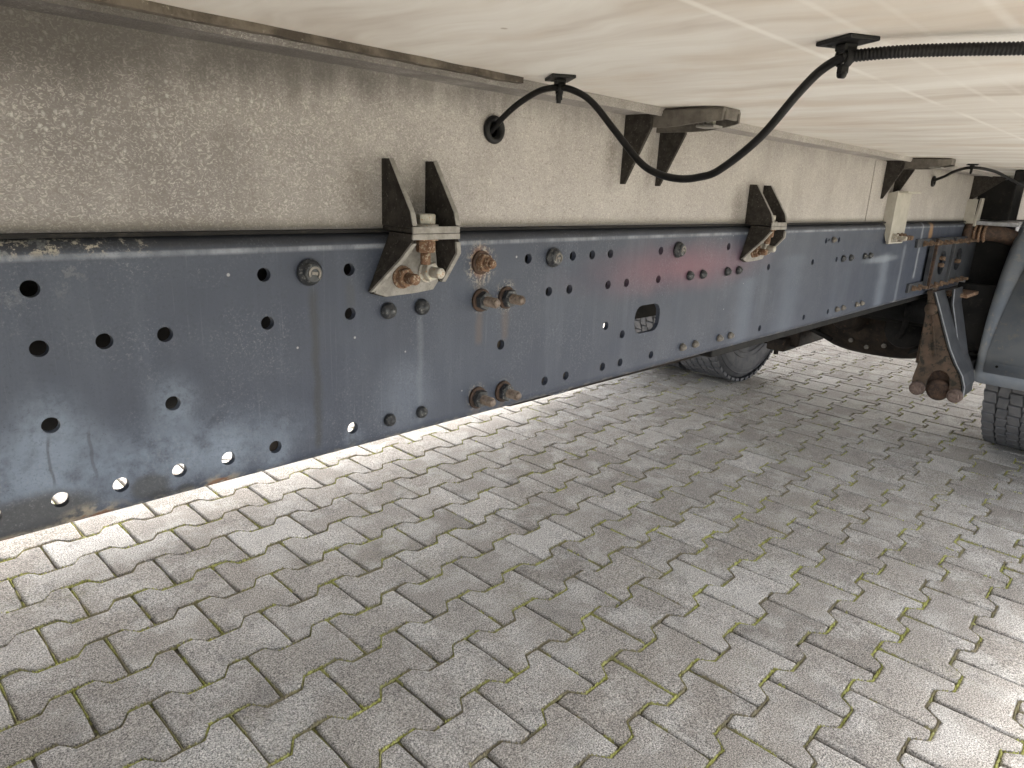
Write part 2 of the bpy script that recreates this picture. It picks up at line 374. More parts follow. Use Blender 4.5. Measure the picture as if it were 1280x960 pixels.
M_ZINC = simple('zinc_bolt', (.36, .35, .31), (.5, .48, .43), 120, .45, .4, .4, 300, c2=(.35, .2, .1), t2=.55)
M_BEIGE = simple('beige_coated_plate', (.36, .345, .305), (.43, .41, .37), 20, .7, 0, .4, 200, c2=(.3, .28, .24))
M_EDGE = simple('worn_bright_edge', (.33, .34, .37), (.5, .52, .56), 50, .35, .5)
M_DRK = simple('greasy_black_steel', (.006, .006, .0065), (.014, .0135, .0135), 12, .7, 0, .5, 100, c2=(.022, .02, .018), t2=.55, spec=.2)
M_DRK2 = simple('oily_brown_axle', (.014, .012, .011), (.04, .031, .024), 14, .7, 0, .8, 60, c2=(.06, .04, .028), t2=.56, spec=.2)
M_TYRE = simple('tyre_rubber', (.09, .092, .10), (.13, .13, .137), 18, .8, 0, .5, 300, c2=(.17, .165, .155), t2=.62)
M_RIM = simple('dusty_grey_rim', (.09, .088, .088), (.14, .135, .13), 12, .7, 0, .4, 200, c2=(.2, .13, .08), t2=.66)
M_GUARD = simple('grey_plastic_mudguard', (.19, .22, .265), (.24, .265, .3), 9, .5, 0, .3, 350, c2=(.29, .29, .285), t2=.56)
M_WOOD = simple('dirty_wood_strip', (.05, .04, .032), (.13, .11, .09), 40, .9, 0, .8, 200, c2=(.22, .2, .17))
M_GUS = simple('black_suspension_plate', (.028, .031, .037), (.05, .055, .064), 20, .5, 0, .4, 200, c2=(.2, .12, .07), t2=.64)
M_BODY = simple('white_body_panel', (.55, .55, .54), (.62, .62, .6), 3, .5)

# ------------------------------------------------------------------ paving
TH, PB, OX, OY = .012247, .138739, 1.443095, .249169
U = Vector((cos(TH), sin(TH), 0)); V = Vector((sin(TH), -cos(TH), 0))
def lat(u, v, z=0.): return Vector((OX, OY, z)) + U*u + V*v
gb = B(); gb.add([(-60, -60, -.0085), (80, -60, -.0085), (80, 90, -.0085), (-60, 90, -.0085)], [(0, 1, 2, 3)])
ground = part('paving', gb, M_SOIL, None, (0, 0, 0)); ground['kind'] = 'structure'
def outline(g, inset=0., jit=None):
    w, nn, e = .0846-g*1.35-inset, .0541-g*1.35-inset, .1-g*.8-inset
    a, b_ = .0606-inset*.4, .0388-inset*.4
    q = [(e, -w), (e, 0), (e, w), (.08, w), (a, w), ((a+b_)/2, (w+nn)/2), (b_, nn), (0, nn), (-b_, nn), (-(a+b_)/2, (w+nn)/2), (-a, w), (-.08, w), (-e, w), (-e, 0), (-e, -w), (-.08, -w), (-a, -w), (-(a+b_)/2, -(w+nn)/2), (-b_, -nn), (0, -nn), (b_, -nn), ((a+b_)/2, -(w+nn)/2), (a, -w), (.08, -w)]
    return [(x+jit[i][0], y+jit[i][1]) for i, (x, y) in enumerate(q)] if jit else q
def stone_geo(seed):
    rs = random.Random(seed); jit = [(rs.uniform(-.0008, .0008), rs.uniform(-.0010, .0010)) for _ in range(24)]
    # rounded off corners
    for i in (0, 2, 12, 14):
        sx = -1 if i in (0, 2) else 1; sy = 1 if i in (0, 14) else -1
        k = rs.uniform(.0008, .003); jit[i] = (jit[i][0]+sx*k, jit[i][1]+sy*k)
    o0 = outline(.0019, 0, jit); o1 = outline(.0019, .0024, jit); o2 = outline(.0019, .0058, jit)
    vs = [(x, y, -.03) for x, y in o0] + [(x, y, -.0046) for x, y in o0] + [(x, y, -.0012) for x, y in o1] + [(x, y, 0) for x, y in o2]
    fs = []
    for r_ in range(3):
        for i in range(24): fs.append((r_*24+i, r_*24+(i+1) % 24, (r_+1)*24+(i+1) % 24, (r_+1)*24+i))
    # top split in two wings and a waist (convex pieces)
    t = lambda *k: tuple(72+i for i in k)
    fs += [t(0, 1, 2, 3, 4, 5, 6, 20, 21, 22, 23), t(6, 7, 8, 18, 19, 20), t(8, 9, 10, 11, 12, 13, 14, 15, 16, 17, 18)]
    return vs, fs
SV = [stone_geo(s) for s in range(7)]
SM = []
for k, (vs, fs) in enumerate(SV):
    me = bpy.data.meshes.new('paving_stone'); me.from_pydata(vs, [], fs); me.materials.append(M_STONE)
    for p in me.polygons: p.use_smooth = 24 <= p.index < 72
    me.update(); SM.append(me)
def screen(p):
    q = p - Vector((0, 0, CAMH)); d = q.dot(fw)
    if d < .05: return None
    return 640+FPX*q.dot(rt)/d, 480+FPX*q.dot(dn)/d, d
cand = []
for J in range(-34, 18):
    for k in range(-30, 46):
        u = (k + .5 + (.5 if J % 2 else 0))*.2
        c = lat(u, J*PB)
        if not (-2.6 < c.x < 8.5): continue
        s = screen(c); vis = 0
        if s and -90 < s[0] < 1370 and -90 < s[1] < 1040:
            if c.y > .67:
                zz = CAMH*(1-.67/c.y)
                hid = zz > .74
            else: hid = False
            if not hid: vis = (CAMH/((c-Vector((0, 0, CAMH))).length**3))
        cand.append((vis, c, random.random()))
cand.sort(key=lambda t: -t[0])
near_set = cand[:296]; rest = cand[296:]
print('visible stones', sum(1 for c in cand if c[0] > 0))
for vis, c, r in near_set:
    rs = random.Random(int(r*1e9))
    o = bpy.data.objects.new('paving_stone', SM[rs.randrange(7)]); link(o, ground, (c.x, c.y, rs.gauss(0, .0012)))
    o.rotation_euler = (rs.gauss(0, .006), rs.gauss(0, .005), TH+pi*rs.randrange(2)+rs.gauss(0, .004))
rv, rf, ra = [], [], []
for vis, c, r in rest:
    rs = random.Random(int(r*1e9)); vs, fs = SV[rs.randrange(7)]; o = len(rv)
    m = Matrix.Translation(Vector((c.x, c.y, rs.uniform(-.0012, .0012)))) @ Matrix.Rotation(TH+pi*rs.randrange(2)+rs.gauss(0, .004), 4, 'Z') @ Matrix.Rotation(rs.gauss(0, .006), 4, 'X')
    rv += [tuple(m @ Vector(v)) for v in vs]; rf += [tuple(i+o for i in f) for f in fs]; ra += [r]*len(vs)
me = bpy.data.meshes.new('paving_stone'); me.from_pydata(rv, [], rf); me.materials.append(M_STONE2)
at = me.attributes.new('stone_tone', 'FLOAT', 'POINT'); at.data.foreach_set('value', ra); me.update()
o = bpy.data.objects.new('paving_stone', me); link(o, ground, (0, 0, 0)); o['kind'] = 'stuff'; o['label'] = 'more distant interlocking grey concrete paving stones'

# moss tufts sitting in the joints
mv, mf = [], []
OCT = [(1, 0, 0), (0, 1, 0), (-1, 0, 0), (0, -1, 0), (0, 0, 1)]
def tuft(p, d, a, w, h):
    n_ = Vector((-d.y, d.x, 0)); o = len(mv)
    k = [random.uniform(.7, 1.25) for _ in range(5)]
    ang = random.uniform(-.5, .5); d, n_ = d*cos(ang)+n_*sin(ang), n_*cos(ang)-d*sin(ang)
    for i, (x_, y_, z_) in enumerate(OCT): mv.append(tuple(p + d*a*x_*k[i] + n_*w*y_*k[i] + Vector((0, 0, h*z_*k[i]))))
    mf.extend([(o, o+1, o+4), (o+1, o+2, o+4), (o+2, o+3, o+4), (o+3, o, o+4)])
for vis, c, r in cand:
    if vis <= 0: continue
    dist = (c-Vector((0, 0, CAMH))).length
    if dist > 5.2: continue
    stepm = .0032 if dist < 2.2 else .005 if dist < 3.2 else .009
    zig = [(.1, .0846), (.0606, .0846), (.0388, .0541), (-.0388, .0541), (-.0606, .0846), (-.1, .0846)]
    for seg, isj in ((zig, 0), ([(.1, -.0846), (.1, .0846)], 1)):
        for (a0, b0), (a1, b1) in zip(seg, seg[1:]):
            p0 = c + U*a0 + V*b0; p1 = c + U*a1 + V*b1; L = (p1-p0).length; d = (p1-p0)/L; t = 0
            while t < L:
                t += stepm*random.uniform(.6, 1.4); p = p0 + d*t
                big = noise.noise(p*2.1+Vector((3.1, 7.7, 0))); mid = noise.noise(p*16+Vector((1, 2, 9)))
                th = (-.62 if not isj else .12 if p.x > .9 else -.02) + .05*random.random()
                if big*.75+mid*.8 < th: continue
                s = random.uniform(.0018, .0038)*(1+.5*max(0, mid))
                tuft(p + V*random.uniform(-.0015, .0015)*(1 if not isj else 0)+Vector((0, 0, -.0062)), d, s*1.5, s*.95, random.uniform(.0055, .0092))
b = B(); b.v = mv; b.f = mf; b.sm = [False]*len(mf)
moss = part('moss', b, M_MOSS, None); moss['kind'] = 'stuff'; moss['label'] = 'yellow green moss growing in the joints between the paving stones'; moss['category'] = 'moss'
print('moss tris', len(mf))

# ------------------------------------------------------------------ the truck
truck = bpy.data.objects.new('box_truck', None); link(truck, None, (3.7, 1.095, 0))
truck['label'] = 'underside of a parked box truck with blue grey chassis rail and pale wooden load floor'; truck['category'] = 'truck'

# rail ---------------------------------------------------------------
RY = .67; Z1, Z0 = .965, .7072; RB = .016
HOLES = [(x, .925) for x in (-.078, .022, .122, .322, .422, .713, .811, .858, .905, 1.051, 1.295, 1.797, 1.883)] + \
        [(x, .875) for x in (-.03, .122, .171, .222, .323, .422, .761, .808, .905, .956, 1.052, 1.490, 1.733, 1.889)] + \
        [(x, .807) for x in (-.08, .122, .223, .665, .908)] + [(.957, .787)] + \
        [(x, .737) for x in (-.03, .022, .071, .121, .170, .223, .272, .324, .422, .763, .813, .908, .958, 1.053, 1.490, 1.733, 1.891)]
def plate_with_holes(x0, x1, z0, z1, holes, slots, th, y):
    cu = bpy.data.curves.new('tmp', 'CURVE'); cu.dimensions = '2D'; cu.fill_mode = 'BOTH'; cu.extrude = th/2
    def spl(pts):
        s = cu.splines.new('POLY'); s.points.add(len(pts)-1); s.use_cyclic_u = True
        for p, q in zip(s.points, pts): p.co = (q[0], q[1], 0, 1)
    spl([(x0, z0), (x1, z0), (x1, z1), (x0, z1)])
    for hx, hz, r in holes: spl([(hx+r*cos(2*pi*k/22), hz+r*sin(2*pi*k/22)) for k in range(22)])
    for s in slots: spl(s)
    ob = bpy.data.objects.new('tmp', cu); COL.objects.link(ob)
    dg = bpy.context.evaluated_depsgraph_get(); dg.update()
    me = ob.evaluated_get(dg).to_mesh(); b = B()
    b.add([(v.co.x, y+th/2+v.co.z, v.co.y) for v in me.vertices], [tuple(p.vertices) for p in me.polygons])
    ob.evaluated_get(dg).to_mesh_clear(); COL.objects.unlink(ob); bpy.data.objects.remove(ob); bpy.data.curves.remove(cu)
    return b
def slot(cx, cz, w, h, r):
    pts = []
    for sx, sz, a0 in ((1, 1, 0), (-1, 1, 90), (-1, -1, 180), (1, -1, 270)):
        for k in range(5):
            a = radians(a0+k*22.5); pts.append((cx+sx*(w/2-r)+r*cos(a), cz+sz*(h/2-r)+r*sin(a)))
    return pts
X0, X1 = -3.2, 7.6
rb = plate_with_holes(X0, X1, Z0+RB, Z1-RB, [(x, z, .0072) for x, z in HOLES] + [(1.815, .9265, .004), (1.865, .9265, .004)], [slot(1.029, .807, .078, .05, .019)], .008, RY)
def rail_bends(b, ys, lipt, lipb):
    # outer profile (y,z) from web top round to top flange, and bottom; thickness 8 mm
    for sgn, zc, lip in ((1, Z1-RB, lipt), (-1, Z0+RB, lipb)):
        prof_o = [(RB-RB*cos(a), sgn*RB*sin(a)) for a in [radians(k*11.25) for k in range(9)]] + [(lip, sgn*RB)]
        prof_i = [(RB-(RB-.008)*cos(a), sgn*(RB-.008)*sin(a)) for a in [radians(k*11.25) for k in range(9)]] + [(lip, sgn*(RB-.008))]
        n_ = len(prof_o); vs = []
        for X in (X0, X1):
            vs += [(X, RY+ys*0+p[0], zc+p[1]) for p in prof_o] + [(X, RY+p[0], zc+p[1]) for p in prof_i]
        fs = []
        for i in range(n_-1):
            fs.append((i, i+1, 2*n_+i+1, 2*n_+i)); fs.append((n_+i, 2*n_+n_+i, 2*n_+n_+i+1, n_+i+1))
        fs.append((n_-1, 2*n_-1, 4*n_-1, 3*n_-1))
        b.add(vs, fs, True)
rail_bends(rb, 0, .075, .034)
# small lug on the lower edge
rb.prism([(.785, .7085), (.800, .7055), (.822, .7055), (.836, .7085)], 'y', RY+.008, RY+.016)
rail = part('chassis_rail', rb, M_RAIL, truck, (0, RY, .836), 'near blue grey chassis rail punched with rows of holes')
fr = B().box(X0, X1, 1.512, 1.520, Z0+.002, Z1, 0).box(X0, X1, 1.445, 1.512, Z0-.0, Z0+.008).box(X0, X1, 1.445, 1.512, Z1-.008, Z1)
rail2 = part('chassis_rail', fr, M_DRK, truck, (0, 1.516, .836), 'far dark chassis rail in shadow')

# fasteners on the rail: shared meshes
def fast(name, mat, prof, seg=20, extra=None):
    b = B(); b.lathe(prof, (0, 0, 0), 'y', seg, -1)
    if extra: extra(b)
    return b.mesh(name, (0, 0, 0), mat)
def hexn(b, r, h0, h1, rot=0.0, sg=-1): b.lathe([(r*.93, h0), (r, h0+.0012), (r, h1-.0012), (r*.93, h1)], (0, 0, 0), 'y', 6, sg, False, rot)
def capdetail(b):
    # raised horseshoe mark and bar on the cap face
    for k in range(14):
        a0 = radians(-40+k*20); a1 = radians(-40+(k+1)*20)
        if k >= 13: continue
        p = [(.0072*cos(a0), .0072*sin(a0)), (.0072*cos(a1), .0072*sin(a1)), (.0052*cos(a1), .0052*sin(a1)), (.0052*cos(a0), .0052*sin(a0))]
        b.prism(p, 'y', -.0175, -.0160)
    b.box(-.0035, .0035, -.0175, -.016, -.001, .001)
def cap_mesh():
    b = B(); b.lathe([(.0142, 0), (.0144, .0025), (.0134, .0052), (.0116, .0062), (.0110, .0098), (.0096, .0118), (.0085, .0123), (.0001, .0123)], (0, 0, 0), 'y', 28, -1)
    n0 = len(b.f)
    for k in range(13):
        a0 = radians(-40+k*20); a1 = radians(-40+(k+1)*20)
        b.prism([(.0074*cos(a0), .0074*sin(a0)), (.0074*cos(a1), .0074*sin(a1)), (.0050*cos(a1), .0050*sin(a1)), (.0050*cos(a0), .0050*sin(a0))], 'y', -.0135, -.0122)
    b.box(-.0035, .0035, -.0135, -.0122, -.0015, .0015)
    me = b.mesh('cap_bolt', (0, 0, 0), [M_BOLT, M_BOLT2])
    for p in me.polygons: p.material_index = 1 if p.index >= n0 else 0
    return me
ME_CAP = cap_mesh()
ME_LOCK = fast('lock_bolt', M_BOLT, [(.0100, 0), (.0103, .002), (.0095, .004), (.0088, .0065), (.0070, .0085), (.0046, .0092), (.0040, .0115), (.0001, .012)], 20)
ME_RIV = fast('rivet', M_BOLT2, [(.0072, 0), (.0076, .002), (.0070, .0045), (.0055, .007), (.0042, .0076), (.0036, .0098), (.0001, .0102)], 18)
ME_WASH = fast('washer', M_RUSTD, [(.0155, 0), (.0155, .003), (.0145, .0036), (.0001, .0036)], 24)
nb = B(); hexn(nb, .0128, .0034, .0125, .3); ME_SNUT = nb.mesh('stud_nut', (0, 0, 0), M_BOLT)
nb = B(); nb.lathe([(.0058, .010), (.0058, .0315), (.005, .0335), (.0001, .0338)], (0, 0, 0), 'y', 16, -1)
h = .0125
while h < .031: nb.lathe([(.0058, h), (.0069, h+.0008), (.0058, h+.0016)], (0, 0, 0), 'y', 16, -1, False); h += .0021
ME_THR = nb.mesh('threaded_end', (0, 0, 0), M_STEELR)
nb = B(); hexn(nb, .0125, .003, .0125, .1); hexn(nb, .0085, .0125, .020, .4); nb.lathe([(.0058, .018), (.0058, .024), (.005, .0255), (.0001, .0258)], (0, 0, 0), 'y', 16, -1); ME_RNUT = nb.mesh('stud_nut', (0, 0, 0), M_RUST)
def put(me, name, x, z, parent=rail, y=RY-.0004, label=None, rot=None):
    o = part(name, me, None, parent, (x, y, z), label)
    o.rotation_euler = (0, random.uniform(-.8, .8) if rot is None else rot, 0); return o
for x in (.372, .764, 1.105): put(ME_CAP, 'cap_bolt', x, .925, rot=.15)
put(ME_RIV, 'rivet', 1.84, .9265)
for x in (.473, .523): put(ME_LOCK, 'lock_bolt', x, .874); put(ME_LOCK, 'lock_bolt', x+.001, .7365).scale = (.8,)*3
for x in (1.155, 1.202, 1.299, 1.347, 1.93, 1.987, 2.094, 2.139): put(ME_LOCK, 'lock_bolt', x, .8755).scale = (.88,)*3
for x in (1.157, 1.204, 1.301, 1.348, 1.948, 1.994, 2.10, 2.14): put(ME_RIV, 'rivet', x, .738)
for x, z in ((.623, .874), (.671, .8735), (.622, .7375), (.672, .7375)):
    put(ME_WASH, 'washer', x, z); put(ME_SNUT, 'stud_nut', x, z); put(ME_THR, 'threaded_end', x, z)
put(ME_WASH, 'washer', .621, .924); put(ME_RNUT, 'stud_nut', .621, .924, label='orange rusted double nut')
for hx, hz in ((.324, .737), (.665, .807)): part('hole_plug', B().lathe([(.0069, 0), (.0069, .003), (.0001, .003)], (hx, RY+.007, hz), 'y', 18, 1), M_DRK2, rail, (hx, RY+.007, hz))

# lower reinforcement lip, seen under the rail towards the axle
b = B().box(1.32, 4.6, .690, .75, .688, .7045, .003)
part('reinforcement_angle', b, M_DRK, truck, (2.9, .71, .697))

# sub-frame beam ------------------------------------------------------
BYF = .683
b = B().box(X0, 7.6, BYF, BYF+.006, .9685, 1.1365)
b.box(X0, 7.6, BYF+.0005, .765, 1.137, 1.1425).box(X0, 7.6, BYF+.006, .755, .9685, .974)
b.box(X0, 7.6, .619, BYF, 1.1365, 1.1453)
b.box(X0, 7.6, .6205, .6245, 1.1335, 1.1365)
beam = part('subframe_beam', b, M_BEAM, truck, (0, BYF, 1.05), 'dusty grey subframe beam above the near chassis rail')
b = B().box(2.088, 3.3, BYF-.0022, BYF, .972, 1.134)
part('splice_plate', b, M_BEAM, beam, (2.6, BYF, 1.05))
b = B().box(X0, 7.6, 1.501, 1.507, .967, 1.1365)
part('subframe_beam', b, M_BEAM, truck, (0, 1.5, 1.05), 'far subframe beam')
# dark gap along the joint, drawn as a thin black strip
b = B().box(X0, 3.5, .672, .745, .9651, .9684)
part('gap_strip', b, M_DRK, truck, (0, .7, .967), 'thin black strip drawn for the dark gap between beam and rail')

# wooden strip above flange (near part only) with chipped edge
vs = []; n_ = 90
b = B(); xs = [X0+(.625-X0)*(k/(n_-1))**.35 for k in range(n_)]
for k in range(n_-1):
    y0 = .609+.005*noise.noise(Vector((xs[k]*22, 0, 0))); y1 = .609+.005*noise.noise(Vector((xs[k+1]*22, 0, 0)))
    za = 1.1385+.0012*noise.noise(Vector((xs[k]*30, 5, 0))); zb = 1.1385+.0012*noise.noise(Vector((xs[k+1]*30, 5, 0)))
    b.add([(xs[k], y0, za), (xs[k+1], y1, zb), (xs[k+1], y1, 1.146), (xs[k], y0, 1.146), (xs[k], .63, za), (xs[k+1], .63, zb)], [(0, 1, 2, 3), (0, 4, 5, 1)])
part('gap_strip', b, M_WOOD, truck, (0, .61, 1.142), 'dark chipped wooden strip under the near edge of the load floor')

# load floor and body --------------------------------------------------
b = B().box(-1.1, 8.0, -.18, 2.37, 1.1455, 1.172)
part('load_floor', b, M_FLOOR, truck, (1.4, 1.095, 1.16), 'pale painted plywood load floor with brown streaks')
b = B().box(-1.1, 8.0, -.185, 2.375, 1.175, 3.5, .02)
part('cargo_box', b, M_BODY, truck, (1.4, 1.095, 2.3))
b = B().box(2.83, 2.93, -.15, .49, 1.108, 1.1435, .004)
part('cross_bearer', b, M_DRK, truck, (3.1, .15, 1.13), 'black cross bearer under the load floor behind the cable')
for x in (.9, 2.7, 4.4, 6.2):
    b = B().box(x-.05, x+.05, .755, 1.44, 1.03, 1.14, .004)
    part('cross_bearer', b, M_DRK, truck, (x, 1.1, 1.1))

# rail-to-beam brackets ------------------------------------------------
HB = B(); HB.lathe([(.0001, .012), (.010, .012), (.0112, .0105), (.0112, .0015), (.010, 0), (.0001, 0)], (0, 0, 0), 'z', 6, 1, False, .3)
HB.lathe([(.0148, -.003), (.0148, 0)], (0, 0, 0), 'z', 20, 1); ME_HEX = HB.mesh('hex_bolt', (0, 0, 0), M_ZINC)
NB = B(); NB.lathe([(.0148, 0), (.0148, -.003)], (0, 0, 0), 'z', 20, 1); NB.lathe([(.0105, -.003), (.0115, -.0045), (.0115, -.0155), (.0105, -.017)], (0, 0, 0), 'z', 6, 1, False, .2)
NB.lathe([(.0062, -.017), (.0062, -.030), (.005, -.0315)], (0, 0, 0), 'z', 14, 1); ME_NUT = NB.mesh('hex_nut', (0, 0, 0), M_RUST)
SB = B(); SB.lathe([(.0135, 0), (.0135, .003)], (0, 0, 0), 'y', 20, -1); hexn(SB, .0118, .003, .012, .2); SB.lathe([(.0066, .012), (.0066, .027), (.0055, .0285), (.0001, .029)], (0, 0, 0), 'y', 16, -1)
ME_SIDE = SB.mesh('hex_bolt', (0, 0, 0), M_RUST); SB = B(); SB.lathe([(.0135, 0), (.0135, .003)], (0, 0, 0), 'y', 20, -1); hexn(SB, .0118, .003, .012, .2); SB.lathe([(.0066, .012), (.0066, .027), (.0055, .0285), (.0001, .029)], (0, 0, 0), 'y', 16, -1)
ME_SIDEZ = SB.mesh('hex_bolt', (0, 0, 0), M_ZINC)

def ear_edge(b, pts, x, t, w=.0032):
    """a dust-caked rim that follows the free edge of a sheet ear"""
    for (y0, z0), (y1, z1) in zip(pts, pts[1:]):
        d = Vector((y1-y0, z1-z0)); L = d.length; d /= L; n_ = Vector((-d.y, d.x))
        q = [(y0, z0), (y1, z1), (y1+n_.x*w, z1+n_.y*w), (y0+n_.x*w, z0+n_.y*w)]
        b.prism([(p[0], p[1]) for p in q], 'x', x-.0006, x+t+.0006)
def body_bracket(xa, xb, label):
    """folded sheet: two tall ears on the beam above, a splayed channel with two ears on the rail below"""
    t = .005; yf = .626
    r = B()
    lo_l = [(.6685, .899), (.6695, .962), (.628, .962), (.6235, .956), (.632, .940), (.6635, .899)]
    lo_r = [(.6685, .905), (.6695, .962), (.628, .962), (.6235, .956), (.624, .943), (.6575, .905)]
    # splayed lower ears: each prism is sheared a little outwards with height
    def splay(pts, x, dx):
        vs = []
        for X, s in ((x, 0), (x+t, 0)):
            for (yy, zz) in pts:
                k = max(0, (.958-zz)/.06); vs.append((X + dx*min(k, 1.), yy, zz))
        n_ = len(pts); fs = [tuple(range(n_)), tuple(range(n_, 2*n_))[::-1]]
        for i in range(n_): fs.append((i, (i+1) % n_, n_+(i+1) % n_, n_+i))
        return vs, fs
    v, f = splay(lo_l, xa, -.030); r.add(v, f); v, f = splay(lo_r, xb-t, .008); r.add(v, f)
    r.box(xa, xb, .624, .6695, .9605, .9660, .0012)                 # top web
    r.prism([(xa-.027, .8965), (xa-.010, .8915), (xa+.03, .8925), (xa+.06, .895), (xb+.004, .905), (xb+.002, .962), (xa, .962)], 'y', .6635, .6698, .001)   # back web on the rail
    mb = part('mounting_bracket', r, M_BRK, truck, ((xa+xb)/2, .65, .93), label)
    e = B()
    def rim(pts, x, dx):
        vs = []; 
        for i in range(len(pts)-1):
            (y0, z0), (y1, z1) = pts[i], pts[i+1]
            k0 = min(1, max(0, (.958-z0)/.06))*dx; k1 = min(1, max(0, (.958-z1)/.06))*dx
            o = .0016
            vs = [(x-.0005+k0, y0-o, z0), (x+t+.0005+k0, y0-o, z0), (x+t+.0005+k1, y1-o, z1), (x-.0005+k1, y1-o, z1),
                  (x-.0005+k0, y0+o, z0+.0005), (x+t+.0005+k0, y0+o, z0+.0005), (x+t+.0005+k1, y1+o, z1+.0005), (x-.0005+k1, y1+o, z1+.0005)]
            e.add(vs, [(0, 1, 2, 3), (4, 7, 6, 5), (0, 4, 5, 1), (1, 5, 6, 2), (2, 6, 7, 3), (3, 7, 4, 0)])
    rim(lo_l[3:]+[(.6655, .8985)], xa, -.030); rim(lo_r[3:]+[(.6655, .911)], xb-t, .008)
    e.box(xa-.0006, xb+.0006, .6222, .6255, .9598, .9664, .001)
    e.prism([(xa-.026, .8972), (xa-.010, .8922), (xa+.03, .8932), (xa+.06, .8957), (xb+.0, .9056), (xb-.006, .955), (xa+.002, .955)], 'y', .6605, .6633, .001)
    part('dirty_edge', e, M_BRKL, mb, ((xa+xb)/2, .63, .93))
    # upper channel with tall ears
    q = B()
    up = [(.6825, .9725), (.6825, 1.0465), (.6665, 1.0465), (.6275, .990), (.6235, .976), (.627, .9725)]
    q.prism(up, 'x', xa, xa+t, .0008); q.prism(up, 'x', xb-t, xb, .0008)
    q.box(xa+.001, xb-.001, .624, .6825, .9672, .9725, .0012)
    uc = part('bracket_channel', q, M_BRK, mb, ((xa+xb)/2, .65, 1.0))
    e = B()
    for x in (xa, xb-t):
        pts = up[2:5]
        for (y0, z0), (y1, z1) in zip(pts, pts[1:]):
            o = .0009
            vs = [(x-.0005, y0-o, z0-o*.6), (x+t+.0005, y0-o, z0-o*.6), (x+t+.0005, y1-o, z1-o*.6), (x-.0005, y1-o, z1-o*.6), (x-.0005, y0+o, z0+o*.6), (x+t+.0005, y0+o, z0+o*.6), (x+t+.0005, y1+o, z1+o*.6), (x-.0005, y1+o, z1+o*.6)]
            e.add(vs, [(0, 1, 2, 3), (4, 7, 6, 5), (0, 4, 5, 1), (1, 5, 6, 2), (2, 6, 7, 3), (3, 7, 4, 0)])
    e.box(xa-.0004, xb+.0004, .6225, .6255, .9668, .9745, .001)
    part('dirty_edge', e, M_BRKL, mb, ((xa+xb)/2, .63, 1.0))
    xm = (xa+xb)/2+.001
    part('hex_bolt', ME_HEX, None, mb, (xm, .645, .9755)); part('hex_nut', ME_NUT, None, mb, (xm, .645, .9605))
    part('hex_bolt', ME_SIDE, None, mb, (xa+.012, .6605, .914)); part('hex_bolt', ME_SIDEZ, None, mb, (xm+.014, .6605, .919))
    return mb
body_bracket(.475, .543, 'nearest folded bracket joining beam and rail, with rusty nuts')
body_bracket(1.375, 1.443, 'second folded bracket joining beam and rail')

# floor-to-beam brackets -----------------------------------------------
def floor_bracket(xa, xb, label, yin=.475):
    up = [(.6835, 1.033), (.6835, 1.1365), (.640, 1.1365), (.6345, 1.132), (.6345, 1.116), (.6755, 1.033)]
    up2 = [(.6835, 1.033), (.6835, 1.1325), (.640, 1.1325), (.6345, 1.116), (.6755, 1.033)]
    fb = bpy.data.objects.new('floor_bracket', None); link(fb, truck, ((xa+xb)/2, .66, 1.09)); fb['label'] = label
    part('gusset', B().prism(up, 'x', xa, xa+.006, .0008), M_BRK, fb, (xa, .66, 1.09))
    part('gusset', B().prism(up2, 'x', xb-.006, xb, .0008), M_BRK, fb, (xb, .66, 1.09))
    # pressed tray that reaches out under the floor, open underneath, rounded nose
    c = B(); xo0, xo1 = xa+.006, xb-.012; w = (xo1-xo0)/2; xc = (xo0+xo1)/2
    rows = []
    ys = [.690, .665, .64, .615, .595, .575, .556, .542, .530]
    for j, yy in enumerate(ys):
        k = max(0, (.572-yy)/.042); ww = w*(1-.38*k*k); dep = .027-.009*max(0, (.60-yy)/.07)
        rows.append([(xc-ww, yy, 1.1445-dep), (xc-ww*1.0, yy, 1.1405), (xc-ww*.85, yy, 1.1447), (xc+ww*.85, yy, 1.1447), (xc+ww, yy, 1.1405), (xc+ww, yy, 1.1445-dep),
                     (xc+ww-.005, yy, 1.1445-dep), (xc+ww-.006, yy, 1.139), (xc-ww+.006, yy, 1.139), (xc-ww+.005, yy, 1.1445-dep)])
    vs = [p for r_ in rows for p in r_]; fs = []
    for j in range(len(rows)-1):
        for i in range(10): fs.append((j*10+i, j*10+(i+1) % 10, (j+1)*10+(i+1) % 10, (j+1)*10+i))
    e = (len(rows)-1)*10; fs += [(e, e+1, e+2, e+3, e+4, e+5, e+6, e+7, e+8, e+9)]
    c.add(vs, fs, False); c.box(xc-w*.42, xc+w*.42, .529, .534, 1.1285, 1.143, .002)
    part('clamp_tray', c, M_BRK2, fb, (xc, .59, 1.135))
    l = B()
    l.lathe([(.009, 0), (.009, .013), (.0001, .0135)], (xc+.01, .57, 1.1235), 'z', 6, 1, False)
    l.box(xc-.004, xc+.024, .555, .585, 1.1195, 1.1235, .001)
    part('hex_bolt', l, M_BRKL, fb, (xc, .57, 1.127))
    return fb
M_BRK2 = simple('brown_dust_tray', (.085, .076, .068), (.13, .118, .105), 60, .85, 0, .6, 300, c2=(.2, .185, .165), t2=.62)
floor_bracket(.932, 1.038, 'nearest floor bracket with two triangular ears and a pressed tray')
floor_bracket(2.175, 2.28, 'second floor bracket with two triangular ears and a pressed tray')

